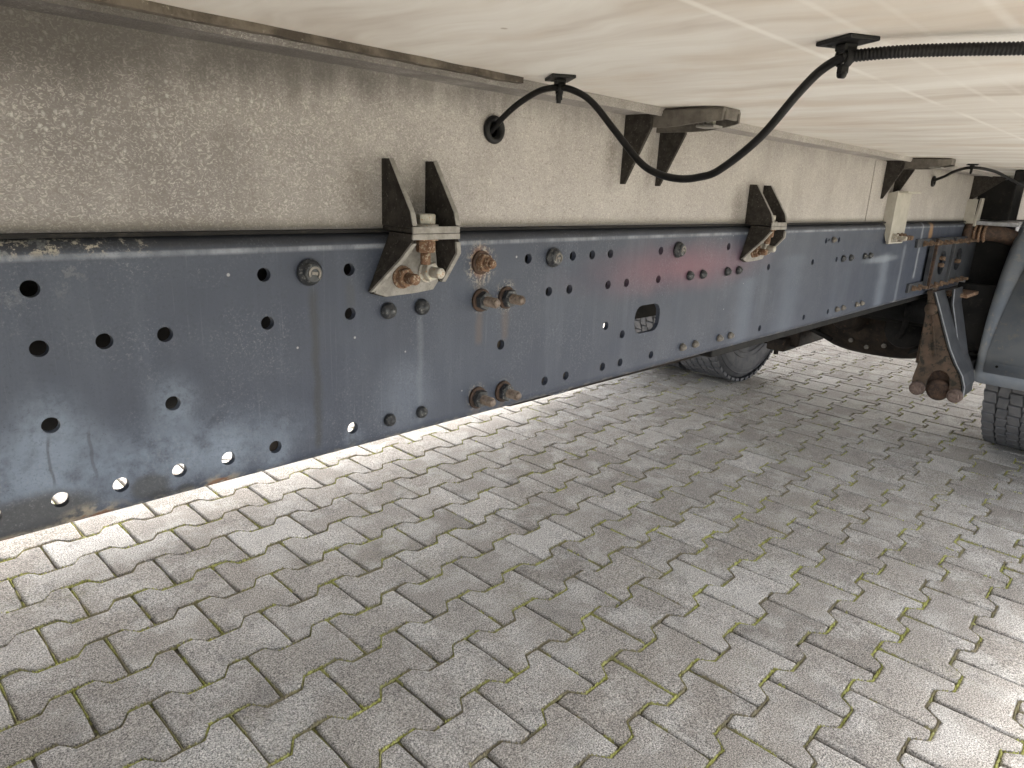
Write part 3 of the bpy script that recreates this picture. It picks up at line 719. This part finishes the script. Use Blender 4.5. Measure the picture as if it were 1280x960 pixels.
# beige fixing plates -----------------------------------------------------
STL = B(); STL.lathe([(.0135, 0), (.0135, .003)], (0, 0, 0), 'y', 16, -1); hexn(STL, .012, .003, .013, .2); STL.lathe([(.0066, .013), (.0066, .032), (.0055, .0335), (.0001, .034)], (0, 0, 0), 'y', 12, -1)
h = .014
while h < .030: STL.lathe([(.0066, h), (.0078, h+.0012), (.0066, h+.0024)], (0, 0, 0), 'y', 12, -1, False); h += .0036
ME_LONG = STL.mesh('threaded_bolt', (0, 0, 0), M_RUST2)
STL = B(); STL.lathe([(.0135, 0), (.0135, .003)], (0, 0, 0), 'y', 16, -1); hexn(STL, .012, .003, .013, .2); STL.lathe([(.0066, .013), (.0066, .036), (.0055, .0375), (.0001, .038)], (0, 0, 0), 'y', 12, -1)
ME_LONGZ = STL.mesh('threaded_bolt', (0, 0, 0), M_ZINC)
b = B().prism([(2.243, .906), (2.37, .906), (2.37, 1.056), (2.243, 1.056)], 'y', .655, .6645, .001)
b.prism([(.6645, .915), (.6825, .97), (.6825, 1.05), (.655, 1.056), (.655, .906)], 'x', 2.236, 2.243)
b.box(2.243, 2.37, .630, .66, 1.052, 1.0575, .001)
pl = part('fixing_plate', b, M_BEIGE, truck, (2.3, .66, .98), 'beige fixing plate bolted to the rail with three bolts')
for k, x in enumerate((2.268, 2.305, 2.345)): part('threaded_bolt', ME_LONG if k else ME_LONGZ, None, pl, (x, .655, .924))
b = B().prism([(3.18, .95), (3.245, .95), (3.255, 1.055), (3.215, 1.055)], 'y', .640, .648, .001)
b.box(3.18, 3.19, .648, .682, .95, 1.05)
part('fixing_plate', b, M_BEIGE, truck, (3.22, .65, 1.0), 'small beige fixing plate near the rusty arm')

# cables ---------------------------------------------------------------
def smooth(pts, n_=8):
    pts = [Vector(p) for p in pts]; P_ = [pts[0]*2-pts[1]]+pts+[pts[-1]*2-pts[-2]]; out = []
    for i in range(1, len(P_)-2):
        for k in range(n_):
            t = k/n_; a, b_, c, d = P_[i-1], P_[i], P_[i+1], P_[i+2]
            out.append(.5*((2*b_)+(c-a)*t+(2*a-5*b_+4*c-d)*t*t+(3*b_-a-3*c+d)*t**3))
    return out+[pts[-1]]
path = [(.647, .70, 1.078), (.646, .684, 1.089), (.645, .660, 1.106), (.645, .633, 1.121), (.643, .598, 1.1325), (.640, .566, 1.1335), (.638, .541, 1.1285), (.638, .514, 1.115), (.635, .476, 1.083), (.632, .439, 1.052), (.6285, .412, 1.0405), (.625, .385, 1.0365), (.6225, .362, 1.0385), (.62, .340, 1.0455), (.615, .302, 1.073), (.611, .270, 1.109), (.609, .252, 1.1255), (.607, .234, 1.1325), (.610, .215, 1.1335)]
cab = part('cable', B().tube(smooth(path), .0037, 12), M_CABLE, truck, (.63, .45, 1.08), 'near black cable that loops down between two clips')
path = [(.607, .236, 1.1325), (.612, .20, 1.1335), (.628, .160, 1.134), (.642, .124, 1.1335), (.66, .07, 1.133), (.675, .0, 1.1335), (.68, -.17, 1.134)]
sp = smooth(path, 10); L = [0]
pts = []
for a, b_ in zip(sp, sp[1:]):
    n_ = max(1, int((b_-a).length/.0008)); pts += [a.lerp(b_, k/n_) for k in range(n_)]
part('corrugated_conduit', B().tube(pts, .0058, 10, rfun=lambda i: .0048 if (i//1) % 3 else .0040), M_BLK, cab, (.64, .05, 1.134))
def clip(x, y, ang, parent):
    c = B(); c.box(-.020, .020, -.014, .014, -.0035, 0, .001).box(-.006, .006, -.006, .006, -.009, -.0035, .001)
    for k in range(10):
        a0, a1 = 2*pi*k/10, 2*pi*(k+1)/10
    c.lathe([(.0086, -.003), (.0086, .003), (.0066, .003), (.0066, -.003), (.0086, -.003)], (0, 0, -.0125), 'y', 18, 1, cap=False)
    c.box(-.003, .003, -.0035, .0035, -.0255, -.019, .0008).lathe([(.0001, -.002), (.0035, -.002), (.0035, .0025), (.0001, .0025)], (0, 0, -.0255), 'y', 10, 1)
    c.lathe([(.0022, -.0042), (.0022, -.0034)], (.013, .006, 0), 'z', 10, 1)
    o = part('cable_clip', c, M_BLK, parent, (0, 0, 0)); o.location = Vector((x, y, 1.1455)) - WLOC[parent.name]; o.rotation_euler = (0, 0, ang)
    WLOC[o.name] = Vector((x, y, 1.1455)); return o
clip(.641, .566, .95, cab); clip(.608, .236, 1.05, cab)
gp = [(.0165, 0), (.0175, .0035), (.0165, .006), (.0135, .0075), (.0105, .006), (.0085, .002), (.0080, -.004), (.0001, -.004)]
part('grommet', B().lathe(gp, (.648, BYF, 1.091), 'y', 32, -1), M_BLK, beam, (.648, BYF, 1.091))
part('grommet', B().lathe(gp, (2.657, BYF-.0022, 1.097), 'y', 28, -1), M_BLK, beam, (2.657, BYF, 1.097))
path = [(2.657, .70, 1.09), (2.65, .680, 1.098), (2.62, .64, 1.112), (2.57, .60, 1.127), (2.51, .545, 1.1355), (2.60, .505, 1.130), (2.75, .49, 1.115), (2.9, .47, 1.098), (3.05, .44, 1.092), (3.2, .38, 1.10)]
cab2 = part('cable', B().tube(smooth(path), .0045, 10), M_CABLE, truck, (2.6, .55, 1.12), 'distant black cable above the beige fixing plate')
clip(2.51, .545, .3, cab2)

# suspension plate with two rows of rusty bolts ---------------------------
gp_ = plate_with_holes(2.715, 3.33, .735, .912, [], [[(2.86+.048*cos(a), .824+.042*sin(a)) for a in [2*pi*k/24 for k in range(24)]], [(3.085+.048*cos(a), .828+.042*sin(a)) for a in [2*pi*k/24 for k in range(24)]]], .012, .650)
gp_.box(2.56, 3.33, .6615, .6695, .885, .912, .001).box(2.56, 3.33, .6615, .6695, .7355, .765, .001)
gus = part('suspension_plate', gp_, M_GUS, truck, (3.0, .655, .82), 'black suspension plate with two oval openings and rows of rusty bolts')
n_ = 9
for k in range(n_):
    x = 2.63+k*.07; part('threaded_bolt', ME_LONG, None, gus, (x, .661 if x < 2.7 else .649, .897)).scale = (.72, .8, .72)
    x = 2.60+k*.073; part('threaded_bolt', ME_LONG, None, gus, (x, .661 if x < 2.7 else .649, .750)).scale = (.72, .8, .72)
for x, z in ((2.83, .818), (3.06, .822)): part('threaded_bolt', ME_LONG, None, gus, (x, .668, z))
part('threaded_bolt', ME_LONG, None, gus, (2.83, .668, .842))
part('rib', B().box(2.722, 2.734, .641, .651, .74, .912, .001), M_RUSTD, gus, (2.73, .645, .82), 'vertical rusty rib')
part('rib', B().box(2.955, 2.97, .640, .651, .738, .912, .001), M_GUS, gus, (2.96, .645, .82))
b = B().box(3.02, 3.2, .58, .66, .692, .706, .002)
part('rusty_lug', b, M_RUST, gus, (3.1, .62, .70), 'orange rusted lug under the plate')

# hanger -------------------------------------------------------------------
XH = 2.79
out = [(.662, .73), (.655, .70), (.651, .62), (.647, .54), (.643, .455), (.650, .41), (.648, .375), (.630, .352), (.608, .352), (.600, .375), (.603, .405), (.597, .432), (.582, .448), (.565, .453), (.547, .448), (.535, .432), (.529, .405), (.529, .375), (.518, .352), (.502, .352), (.490, .375), (.493, .41), (.508, .448), (.533, .484), (.562, .535), (.600, .622), (.624, .68), (.642, .728)]
b = B().prism(out, 'x', XH, XH+.022, .003)
b.box(XH+.022, XH+.10, .648, .656, .46, .74, .002)
b.prism([(.588, .50), (.594, .50), (.628, .64), (.624, .64)], 'x', XH-.006, XH+.002)
b.lathe([(.022, 0), (.020, .005), (.0001, .006)], (XH, .636, .665), 'x', 20, -1)
hang = part('spring_hanger', b, M_RUSTB, truck, (XH, .57, .54), 'rusty cast spring hanger with forked foot')
fl = [(.640, .725), (.620, .680), (.595, .622), (.557, .535), (.528, .484), (.503, .448), (.489, .41), (.487, .375)]
fl2 = [(.612, .73), (.606, .675), (.584, .605), (.549, .491), (.518, .43), (.506, .38)]
def ribbon(pts, x0, x1, t):
    b = B()
    for (y0, z0), (y1, z1) in zip(pts, pts[1:]):
        d = Vector((y1-y0, z1-z0)).normalized(); n_ = Vector((d.y, -d.x))*t
        b.prism([(y0, z0), (y1, z1), (y1-abs(n_.x), z1+n_.y*0), (y0-abs(n_.x), z0+n_.y*0)], 'x', x0, x1)
    return b
part('side_flange', ribbon(fl, XH-.004, XH+.13, .006), M_GUS, hang, (XH+.06, .53, .55))
part('worn_edge', ribbon([(y-.0062, z) for y, z in fl], XH-.006, XH+.004, .002), M_EDGE, hang, (XH, .53, .55))
part('side_flange', ribbon(fl2, XH+.13, XH+.26, .006), M_GUS, hang, (XH+.19, .53, .55))
part('worn_edge', ribbon([(y-.0062, z) for y, z in fl2], XH+.126, XH+.136, .0018), M_EDGE, hang, (XH+.13, .53, .55))
for y in (.626, .504):
    b = B().lathe([(.025, 0), (.025, .018), (.022, .022), (.019, .022)], (XH+.004, y, .374), 'x', 24, -1)
    b.lathe([(.0175, .022), (.0175, .032), (.0155, .034), (.0001, .035)], (XH+.004, y, .374), 'x', 6, -1, False, .4)
    part('pinch_bolt', b, M_PINK, hang, (XH, y, .374))
b = B().lathe([(.027, -.05), (.038, -.046), (.040, 0), (.038, .046), (.027, .05)], (XH+.055, .563, .378), 'x', 28, 1)
b.box(XH+.03, XH+.12, .525, .61, .36, .47, .006)
part('spring_eye', b, M_RUSTD, hang, (XH+.05, .566, .385), 'dark rusty spring eye held in the fork')
for k in range(4):
    z0 = .405+.016*k; b = B().tube([(2.9+.08*k, .566, z0+.0), (3.2, .566, z0+.01), (3.7, .566, z0+.02), (4.3-.08*k, .566, z0+.04)], .02, 4)
    part('leaf', B().box(2.88+.1*k, 4.5-.1*k, .53, .60, .40+.017*k, .415+.017*k, .002), M_DRK, truck, (3.7, .566, .41+.017*k))
    part('leaf', B().box(2.88+.1*k, 4.5-.1*k, 1.59, 1.66, .40+.017*k, .415+.017*k, .002), M_DRK, truck, (3.7, 1.625, .41+.017*k))
part('black_panel', B().box(3.345, 3.36, .535, .662, .43, .955, .002), M_DRK, truck, (3.35, .6, .7), 'black panel standing in for the shade beside the mudguard')  # black sheet added where the rail end lies in deep shade
# cab with front wheels (ahead, behind the photographer)
cb = B().prism([(-3.1, .42), (-1.25, .42), (-1.25, 1.5), (-1.2, 3.1), (-2.6, 3.15), (-3.0, 2.2), (-3.15, 1.3)], 'y', -.12, 2.31, .06)
cabin = part('cab', cb, M_BODY, truck, (-2.1, 1.095, 1.6))
for sy in (-.09, 2.28):
    part('front_wheel', B().lathe([(.0001, -.13), (.27, -.10), (.3, -.135), (.42, -.14), (.48, -.12), (.5, -.09), (.5, .09), (.48, .12), (.42, .14), (.3, .135), (.27, .1), (.0001, .13)], (-1.75, sy, .5), 'y', 48), M_TYRE, truck, (-1.75, sy, .5))
def tank(y0, y1):
    return B().prism([(y0+.06, .36), (y1-.06, .36), (y1, .42), (y1, .88), (y1-.06, .94), (y0+.06, .94), (y0, .88), (y0, .42)], 'x', -1.22, -.5, .008)
part('unseen_side_block', tank(-.1, .55), M_RIM, truck, (-.8, .2, .65)); part('unseen_side_block', tank(1.64, 2.28), M_RIM, truck, (-.8, 2.0, .65))  # unseen shapes, added to darken the paving at lower left
# far hanger dark panel
b = B().box(3.22, 3.24, .40, .66, .455, .73, .003)
part('black_panel', b, M_DRK, truck, (3.23, .53, .6), 'dark panel behind the hanger')

# rusty arm and bits at the end of the rail --------------------------------
b = B().tube(smooth([(3.22, .665, .921), (3.26, .625, .925), (3.31, .575, .922), (3.37, .52, .90), (3.42, .475, .862), (3.45, .44, .80), (3.46, .42, .72)], 6), .03, 18)
b.lathe([(.040, 0), (.040, .022)], (3.19, .668, .921), 'y', 22, -1)
arm = part('curved_arm', b, M_RUSTD, truck, (3.3, .58, .9), 'rusty brown curved arm at the far end of the rail')
for k in range(3): part('coil_ring', B().lathe([(.031, 0), (.036, .004), (.031, .008)], (3.225+.012*k, .645-.014*k, .924), 'y', 20, -1), M_RUST, arm, (3.225+.012*k, .645-.014*k, .924))
part('flat_bar', B().box(3.2, 3.235, .50, .668, .9555, .970, .002), M_EDGE, truck, (3.22, .58, .963), 'worn grey flat bar above the rusty arm')
part('end_shade_box', B().box(3.33, 3.5, .562, .682, .975, 1.128, .004), M_DRK, truck, (3.42, .62, 1.05), 'black box standing in for the shaded beam end')  # black box put where the beam end lies in shadow
part('end_gusset', B().prism([(.565, 1.136), (.682, 1.136), (.682, 1.04)], 'x', 3.20, 3.206), M_BRK, truck, (3.2, .62, 1.1))
b = B().prism([(.52, .95), (.556, 1.09), (.53, 1.095), (.50, .98)], 'x', 3.9, 3.91)
part('rear_bearer', B().box(3.9, 3.96, .3, .60, 1.02, 1.12, .003), M_BEIGE, truck, (3.9, .2, 1.05), 'pale bearer behind the mudguard')
part('rear_strut', B().prism([(.500, .90), (.522, .90), (.556, 1.075), (.520, 1.07)], 'x', 3.70, 3.72), M_DRK, truck, (3.7, .53, 1.0), 'black strut beside the pale bearer')

# wheels -------------------------------------------------------------------
XW, RW = 3.70, .50
def tyre_profile(w):
    h = w/2
    return [(.285, -h+.035), (.30, -h+.014), (.335, -h+.004), (.38, -h-.004), (.42, -h-.004), (.452, -h+.004), (.470, -h+.012), (.482, -h+.024),
            (.486, -h+.05), (.488, 0), (.486, h-.05), (.482, h-.024), (.470, h-.012), (.452, h-.004), (.42, h+.004), (.38, h+.004), (.335, h-.004), (.30, h-.014), (.285, h-.035), (.285, -h+.035)]
# tread block: chunky polygon with bevelled top, laid at the top of a wheel (local z up) then turned about the axle
def block_geo(w, l, skew, r_top=.5006):
    o = [(-l/2, -w/2+skew), (l/2, -w/2-skew*.3), (l/2, w/2-skew), (-l/2+l*.06, w/2+skew*.3)]
    i = [(x*.9, y*.92) for x, y in o]
    vs = [(x, y, .483) for x, y in o] + [(x, y, r_top-.003) for x, y in o] + [(x, y, r_top) for x, y in i]
    fs = []
    for r_ in range(2):
        for k in range(4): fs.append((r_*4+k, r_*4+(k+1) % 4, (r_+1)*4+(k+1) % 4, (r_+1)*4+k))
    fs.append((8, 9, 10, 11)); return vs, fs
NB_ = 54; CIRC = 2*pi*RW/NB_
ROWS = [(-.112, .038, .4, .006), (-.066, .046, 0., -.005), (-.013, .050, .55, .006), (.040, .046, .1, -.005), (.090, .044, .6, .005), (.1215, .012, .3, .0)]
ROWS = [(-.109, .040, .40, .005), (-.0640, .040, .0, -.005), (-.0210, .038, .55, .005), (.0215, .038, .1, -.005), (.0640, .040, .6, .005), (.109, .040, .25, -.004)]
BLK = []
for (yc, w, ph, sk) in ROWS:
    vs, fs = block_geo(w, CIRC-.0065, sk); me = bpy.data.meshes.new('tread_block'); me.from_pydata(vs, [], fs); me.materials.append(M_TYRE)
    bm = bmesh.new(); bm.from_mesh(me); bmesh.ops.recalc_face_normals(bm, faces=bm.faces[:]); bm.to_mesh(me); bm.free(); BLK.append((me, vs, fs))
def wheel(yc, inner_sign, label, pick):
    """inner_sign: which side shows the wheel dish (towards -y or +y)"""
    t = B().lathe(tyre_profile(.262), (XW, yc, RW), 'y', 96, cap=False)
    # raised rings on both sidewalls
    for s in (-1, 1):
        for rr in (.33, .36, .425, .452): t.lathe([(rr-.003, .130), (rr, .137), (rr+.003, .130)], (XW, yc, RW), 'y', 72, s, cap=False)
    rim = B().lathe([(.290, -.092), (.290, -.116), (.280, -.124), (.270, -.120), (.262, -.100), (.255, -.085), (.20, -.095), (.13, -.10), (.12, -.09), (.0001, -.09)], (XW, yc, RW), 'y', 48)
    rim.lathe([(.288, .095), (.282, .11), (.262, .105), (.250, .07), (.245, .0)], (XW, yc, RW), 'y', 48, cap=False)
    e = bpy.data.objects.new('wheel', None); link(e, truck, (XW, yc, RW)); e['label'] = label
    part('tyre', t, M_TYRE, e, (XW, yc, RW)); part('rim', rim, M_RIM, e, (XW, yc, RW))
    jv, jf = [], []
    for r_, (y_, w, ph, sk) in enumerate(ROWS):
        me, vs, fs = BLK[r_]
        for k in range(NB_):
            a = 2*pi*(k+ph)/NB_                       # 0 = top, turning towards -X (facing the viewer)
            if pick and pick[0] < math.degrees(a) % 360 < pick[1]:
                o = bpy.data.objects.new('tread_block', me); link(o, e, (XW, yc+y_, RW)); o.rotation_euler = (0, -a, 0)
            else:
                m = Matrix.Translation((XW, yc+y_, RW)) @ Matrix.Rotation(-a, 4, 'Y'); o_ = len(jv)
                jv += [tuple(m @ Vector(v)) for v in vs]; jf += [tuple(i+o_ for i in f) for f in fs]
    b = B(); b.v = jv; b.f = jf; b.sm = [False]*len(jf)
    part('tread', b, M_TYRE, e, (XW, yc, RW), kind='stuff')
    return e
wheel(.360, -1, 'near inner wheel with blocky tread under the grey mudguard', (98, 172))
wheel(.045, -1, 'near outer wheel hidden behind the mudguard edge', None)
wheel(1.835, 1, 'far inner wheel seen beneath the chassis rail', (95, 185))
wheel(2.15, 1, 'far outer wheel just behind the far inner wheel', (110, 180))
for yc in (1.66, .53):
    b = B().lathe([(.0001, -.05), (.20, -.05), (.21, -.04), (.21, .05), (.0001, .05)], (XW, yc, RW), 'y', 40)
    part('brake_drum', b, M_RUSTD if yc > 1 else M_DRK, truck, (XW, yc, RW))

# axle ---------------------------------------------------------------------
def axprof():
    out = []
    for k in range(41):
        y = -.92+1.84*k/40; r = .085 + .045*math.exp(-(y/.5)**2) + .085*math.exp(-((y+.06)/.30)**4)
        out.append((r, y))
    return out
ax = B().lathe(axprof(), (XW, 1.10, RW), 'y', 40)
ax.lathe([(.0001, -.33), (.06, -.33), (.075, -.30), (.08, -.22), (.16, -.12), (.19, 0)], (XW, 1.12, RW+.01), 'x', 28)
axle = part('axle_housing', ax, M_DRK2, truck, (XW, 1.1, RW), 'oily brown axle housing with rounded differential')
for k in range(12):
    a = 2*pi*k/12
    part('cover_bolt', B().lathe([(.011, 0), (.011, -.012), (.0001, -.012)], (XW-.175, 1.04+.15*cos(a), RW+.15*sin(a)), 'x', 6, 1, False), M_BOLT2, axle, (XW-.18, 1.04+.15*cos(a), RW+.15*sin(a)))
for p_ in ([(3.2, 1.3, .6), (3.3, 1.34, .5), (3.42, 1.3, .42), (3.5, 1.2, .36)], [(3.15, .8, .62), (3.3, .84, .5), (3.45, .9, .42), (3.55, .86, .46)], [(3.2, 1.45, .62), (3.4, 1.5, .45), (3.5, 1.46, .4)], [(3.3, .72, .6), (3.36, .75, .45), (3.5, .8, .40), (3.62, .9, .33)]):
    part('air_hose', B().tube(smooth(p_, 6), .012, 10), M_DRK, axle, p_[1])
part('housing_rib', B().box(XW-.185, XW-.15, .78, .80, .36, .62, .003), M_DRK2, axle, (XW-.17, .79, .5))
part('housing_rib', B().box(XW-.185, XW-.15, 1.28, 1.30, .38, .62, .003), M_DRK2, axle, (XW-.17, 1.29, .5))
for y in (.86, 1.42):
    b = B().lathe([(.0001, -.12), (.075, -.12), (.085, -.10), (.085, -.01), (.092, 0), (.085, .01), (.085, .09), (.06, .12), (.0001, .12)], (XW-.20, y, RW-.02), 'x', 24)
    part('brake_chamber', b, M_DRK, axle, (XW-.2, y, RW))
for k, y in enumerate((1.50, 1.545, 1.58)):
    part('clamp_bolt', B().lathe([(.012, -.13+.02*k), (.012, .02)], (XW-.12+.02*k, y, .345), 'z', 10).lathe([(.024, 0), (.024, .02)], (XW-.12+.02*k, y, .30), 'z', 6), M_DRK2, axle, (XW, y, .33))
part('clamp_plate', B().box(XW-.20, XW+.16, 1.36, 1.70, .285, .40, .012).box(XW-.26, XW-.1, 1.40, 1.50, .262, .33, .01), M_DRK2, axle, (XW, 1.61, .36))
part('propeller_shaft', B().lathe([(.05, -1.2), (.05, -.33)], (XW, 1.12, RW+.06), 'x', 20), M_DRK, truck, (2.0, 1.12, .63))
WLOC_ = None
b = B(); b.lathe([(.0001, 0), (.09, .0), (.115, .03), (.115, 1.55), (.09, 1.58), (.0001, 1.58)], (-.2, 1.22, .74), 'x', 28)
part('air_tank', b, M_DRK, truck, (.6, 1.22, .74), 'black air tank between the chassis rails')
b = B(); b.lathe([(.0001, 0), (.07, .0), (.095, .03), (.095, 1.2), (.07, 1.23), (.0001, 1.23)], (1.75, 1.20, .86), 'x', 24)
part('air_tank', b, M_DRK, truck, (2.3, 1.2, .86), 'smaller black air tank further back between the rails')
for x in (-1.0, 1.62, 3.0, 4.3):
    part('cross_member', B().box(x-.04, x+.04, .68, 1.51, .74 if x < 2 else .70, .93, .004), M_DRK, truck, (x, 1.1, .83))
part('exhaust_pipe', B().tube(smooth([(1.15, 1.1, .56), (1.2, 1.1, .556), (2.4, 1.1, .553), (3.1, 1.08, .56), (3.3, 1.02, .62)], 5), .042, 16), M_DRK2, truck, (2.0, 1.1, .56))
part('slot_dark_plate', B().prism([(1.53, .60), (1.60, .60), (1.612, .674), (1.90, .674), (1.90, .95), (1.53, .95)], 'y', 1.096, 1.106, .002), M_DRK, truck, (1.7, 1.1, .8))  # black plate added to darken the slot's upper half and one hole
part('cross_tube', B().lathe([(.06, -.45), (.06, .45)], (3.25, 1.1, .60), 'y', 20), M_DRK, truck, (3.25, 1.1, .6))
part('black_panel', B().box(3.30, 3.34, .70, 1.66, .52, .95, .004), M_DRK, truck, (3.32, 1.1, .75), 'black panel above the axle')
part('black_panel', B().box(3.98, 4.02, .70, 1.66, .42, .95, .004), M_DRK, truck, (4.0, 1.1, .7), 'black panel behind the axle')

# mudguards -------------------------------------------------------------------
def mudguard(y0, y1, rin, a0, a1, label, sgn):
    """arc shell round the wheel; a0..a1 degrees from the top towards -X; the edge at y1*sgn folds in"""
    b = B(); n_ = 40; prof = []
    e = .034
    if sgn > 0: prof = [(rin+.03, y0)] + [(rin+.03, y1-e-.02)] + [(rin+.03-e+e*cos(radians(t)), y1-e+e*sin(radians(t))) for t in range(0, 91, 15)] + [(rin-.03, y1)]
    else: prof = [(rin+.03, y1)] + [(rin+.03-e+e*cos(radians(t)), y0+e-e*sin(radians(t))) for t in range(0, 91, 15)] + [(rin-.03, y0)]
    m = len(prof); vs = []
    for q, off in ((0, 0), (1, -.004)):
        for k in range(n_+1):
            a = radians(a0+(a1-a0)*k/n_)
            for r, y in prof: rr = r+off; vs.append((XW-rr*sin(a), y+(off if sgn > 0 and r < rin+.03 else 0), RW+rr*cos(a)))
    fs = []; h = (n_+1)*m
    for q in (0, h):
        for k in range(n_):
            for j in range(m-1): fs.append((q+k*m+j, q+k*m+j+1, q+(k+1)*m+j+1, q+(k+1)*m+j))
    for k in (0, n_):
        for j in range(m-1): fs.append((k*m+j, k*m+j+1, h+k*m+j+1, h+k*m+j))
    for j in (0, m-1):
        for k in range(n_): fs.append((k*m+j, (k+1)*m+j, h+(k+1)*m+j, h+k*m+j))
    b.add(vs, fs, True); return b
mg = part('mudguard', mudguard(-.17, .528, .545, -70, 104, '', 1), M_GUARD, truck, (XW, .2, RW), 'grey plastic mudguard over the near wheels')
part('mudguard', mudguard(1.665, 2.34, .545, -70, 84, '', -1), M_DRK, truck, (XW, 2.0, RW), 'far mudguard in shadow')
# raised flat panel and number plate strip on the front face of the near guard
def guard_patch(y_of, a0, a1, r0, r1, n_=14):
    b = B(); vs = []; 
    for k in range(n_+1):
        a = radians(a0+(a1-a0)*k/n_); yi = y_of(k/n_)
        for r in (r0, r1):
            for y in (-.165, yi): vs.append((XW-r*sin(a), y, RW+r*cos(a)))
    fs = []
    for k in range(n_):
        q, w = 4*k, 4*k+4
        fs += [(q+2, q+3, w+3, w+2), (q+1, w+1, w+3, q+3), (q, q+1, w+1, w)]
    fs += [(0, 1, 3, 2), (4*n_, 4*n_+2, 4*n_+3, 4*n_+1)]
    return b.add(vs, fs, True)
part('guard_panel', guard_patch(lambda t: .492-.06*max(0, 1-t*1.15), 38, 99, .575, .5815), M_GUARD, mg, (XW-.5, .2, .6))
b = guard_patch(lambda t: .468, 94.3, 97.6, .5815, .5850, 3)
part('plate_strip', b, M_GUARD, mg, (XW-.58, .2, .45))
part('strip_hole', B().lathe([(.005, 0), (.005, .001), (.0001, .001)], (XW-.5852, .452, RW-.0595), 'x', 14, -1), M_DRK, mg, (XW-.585, .452, .44))
print('objects', len(bpy.data.objects))
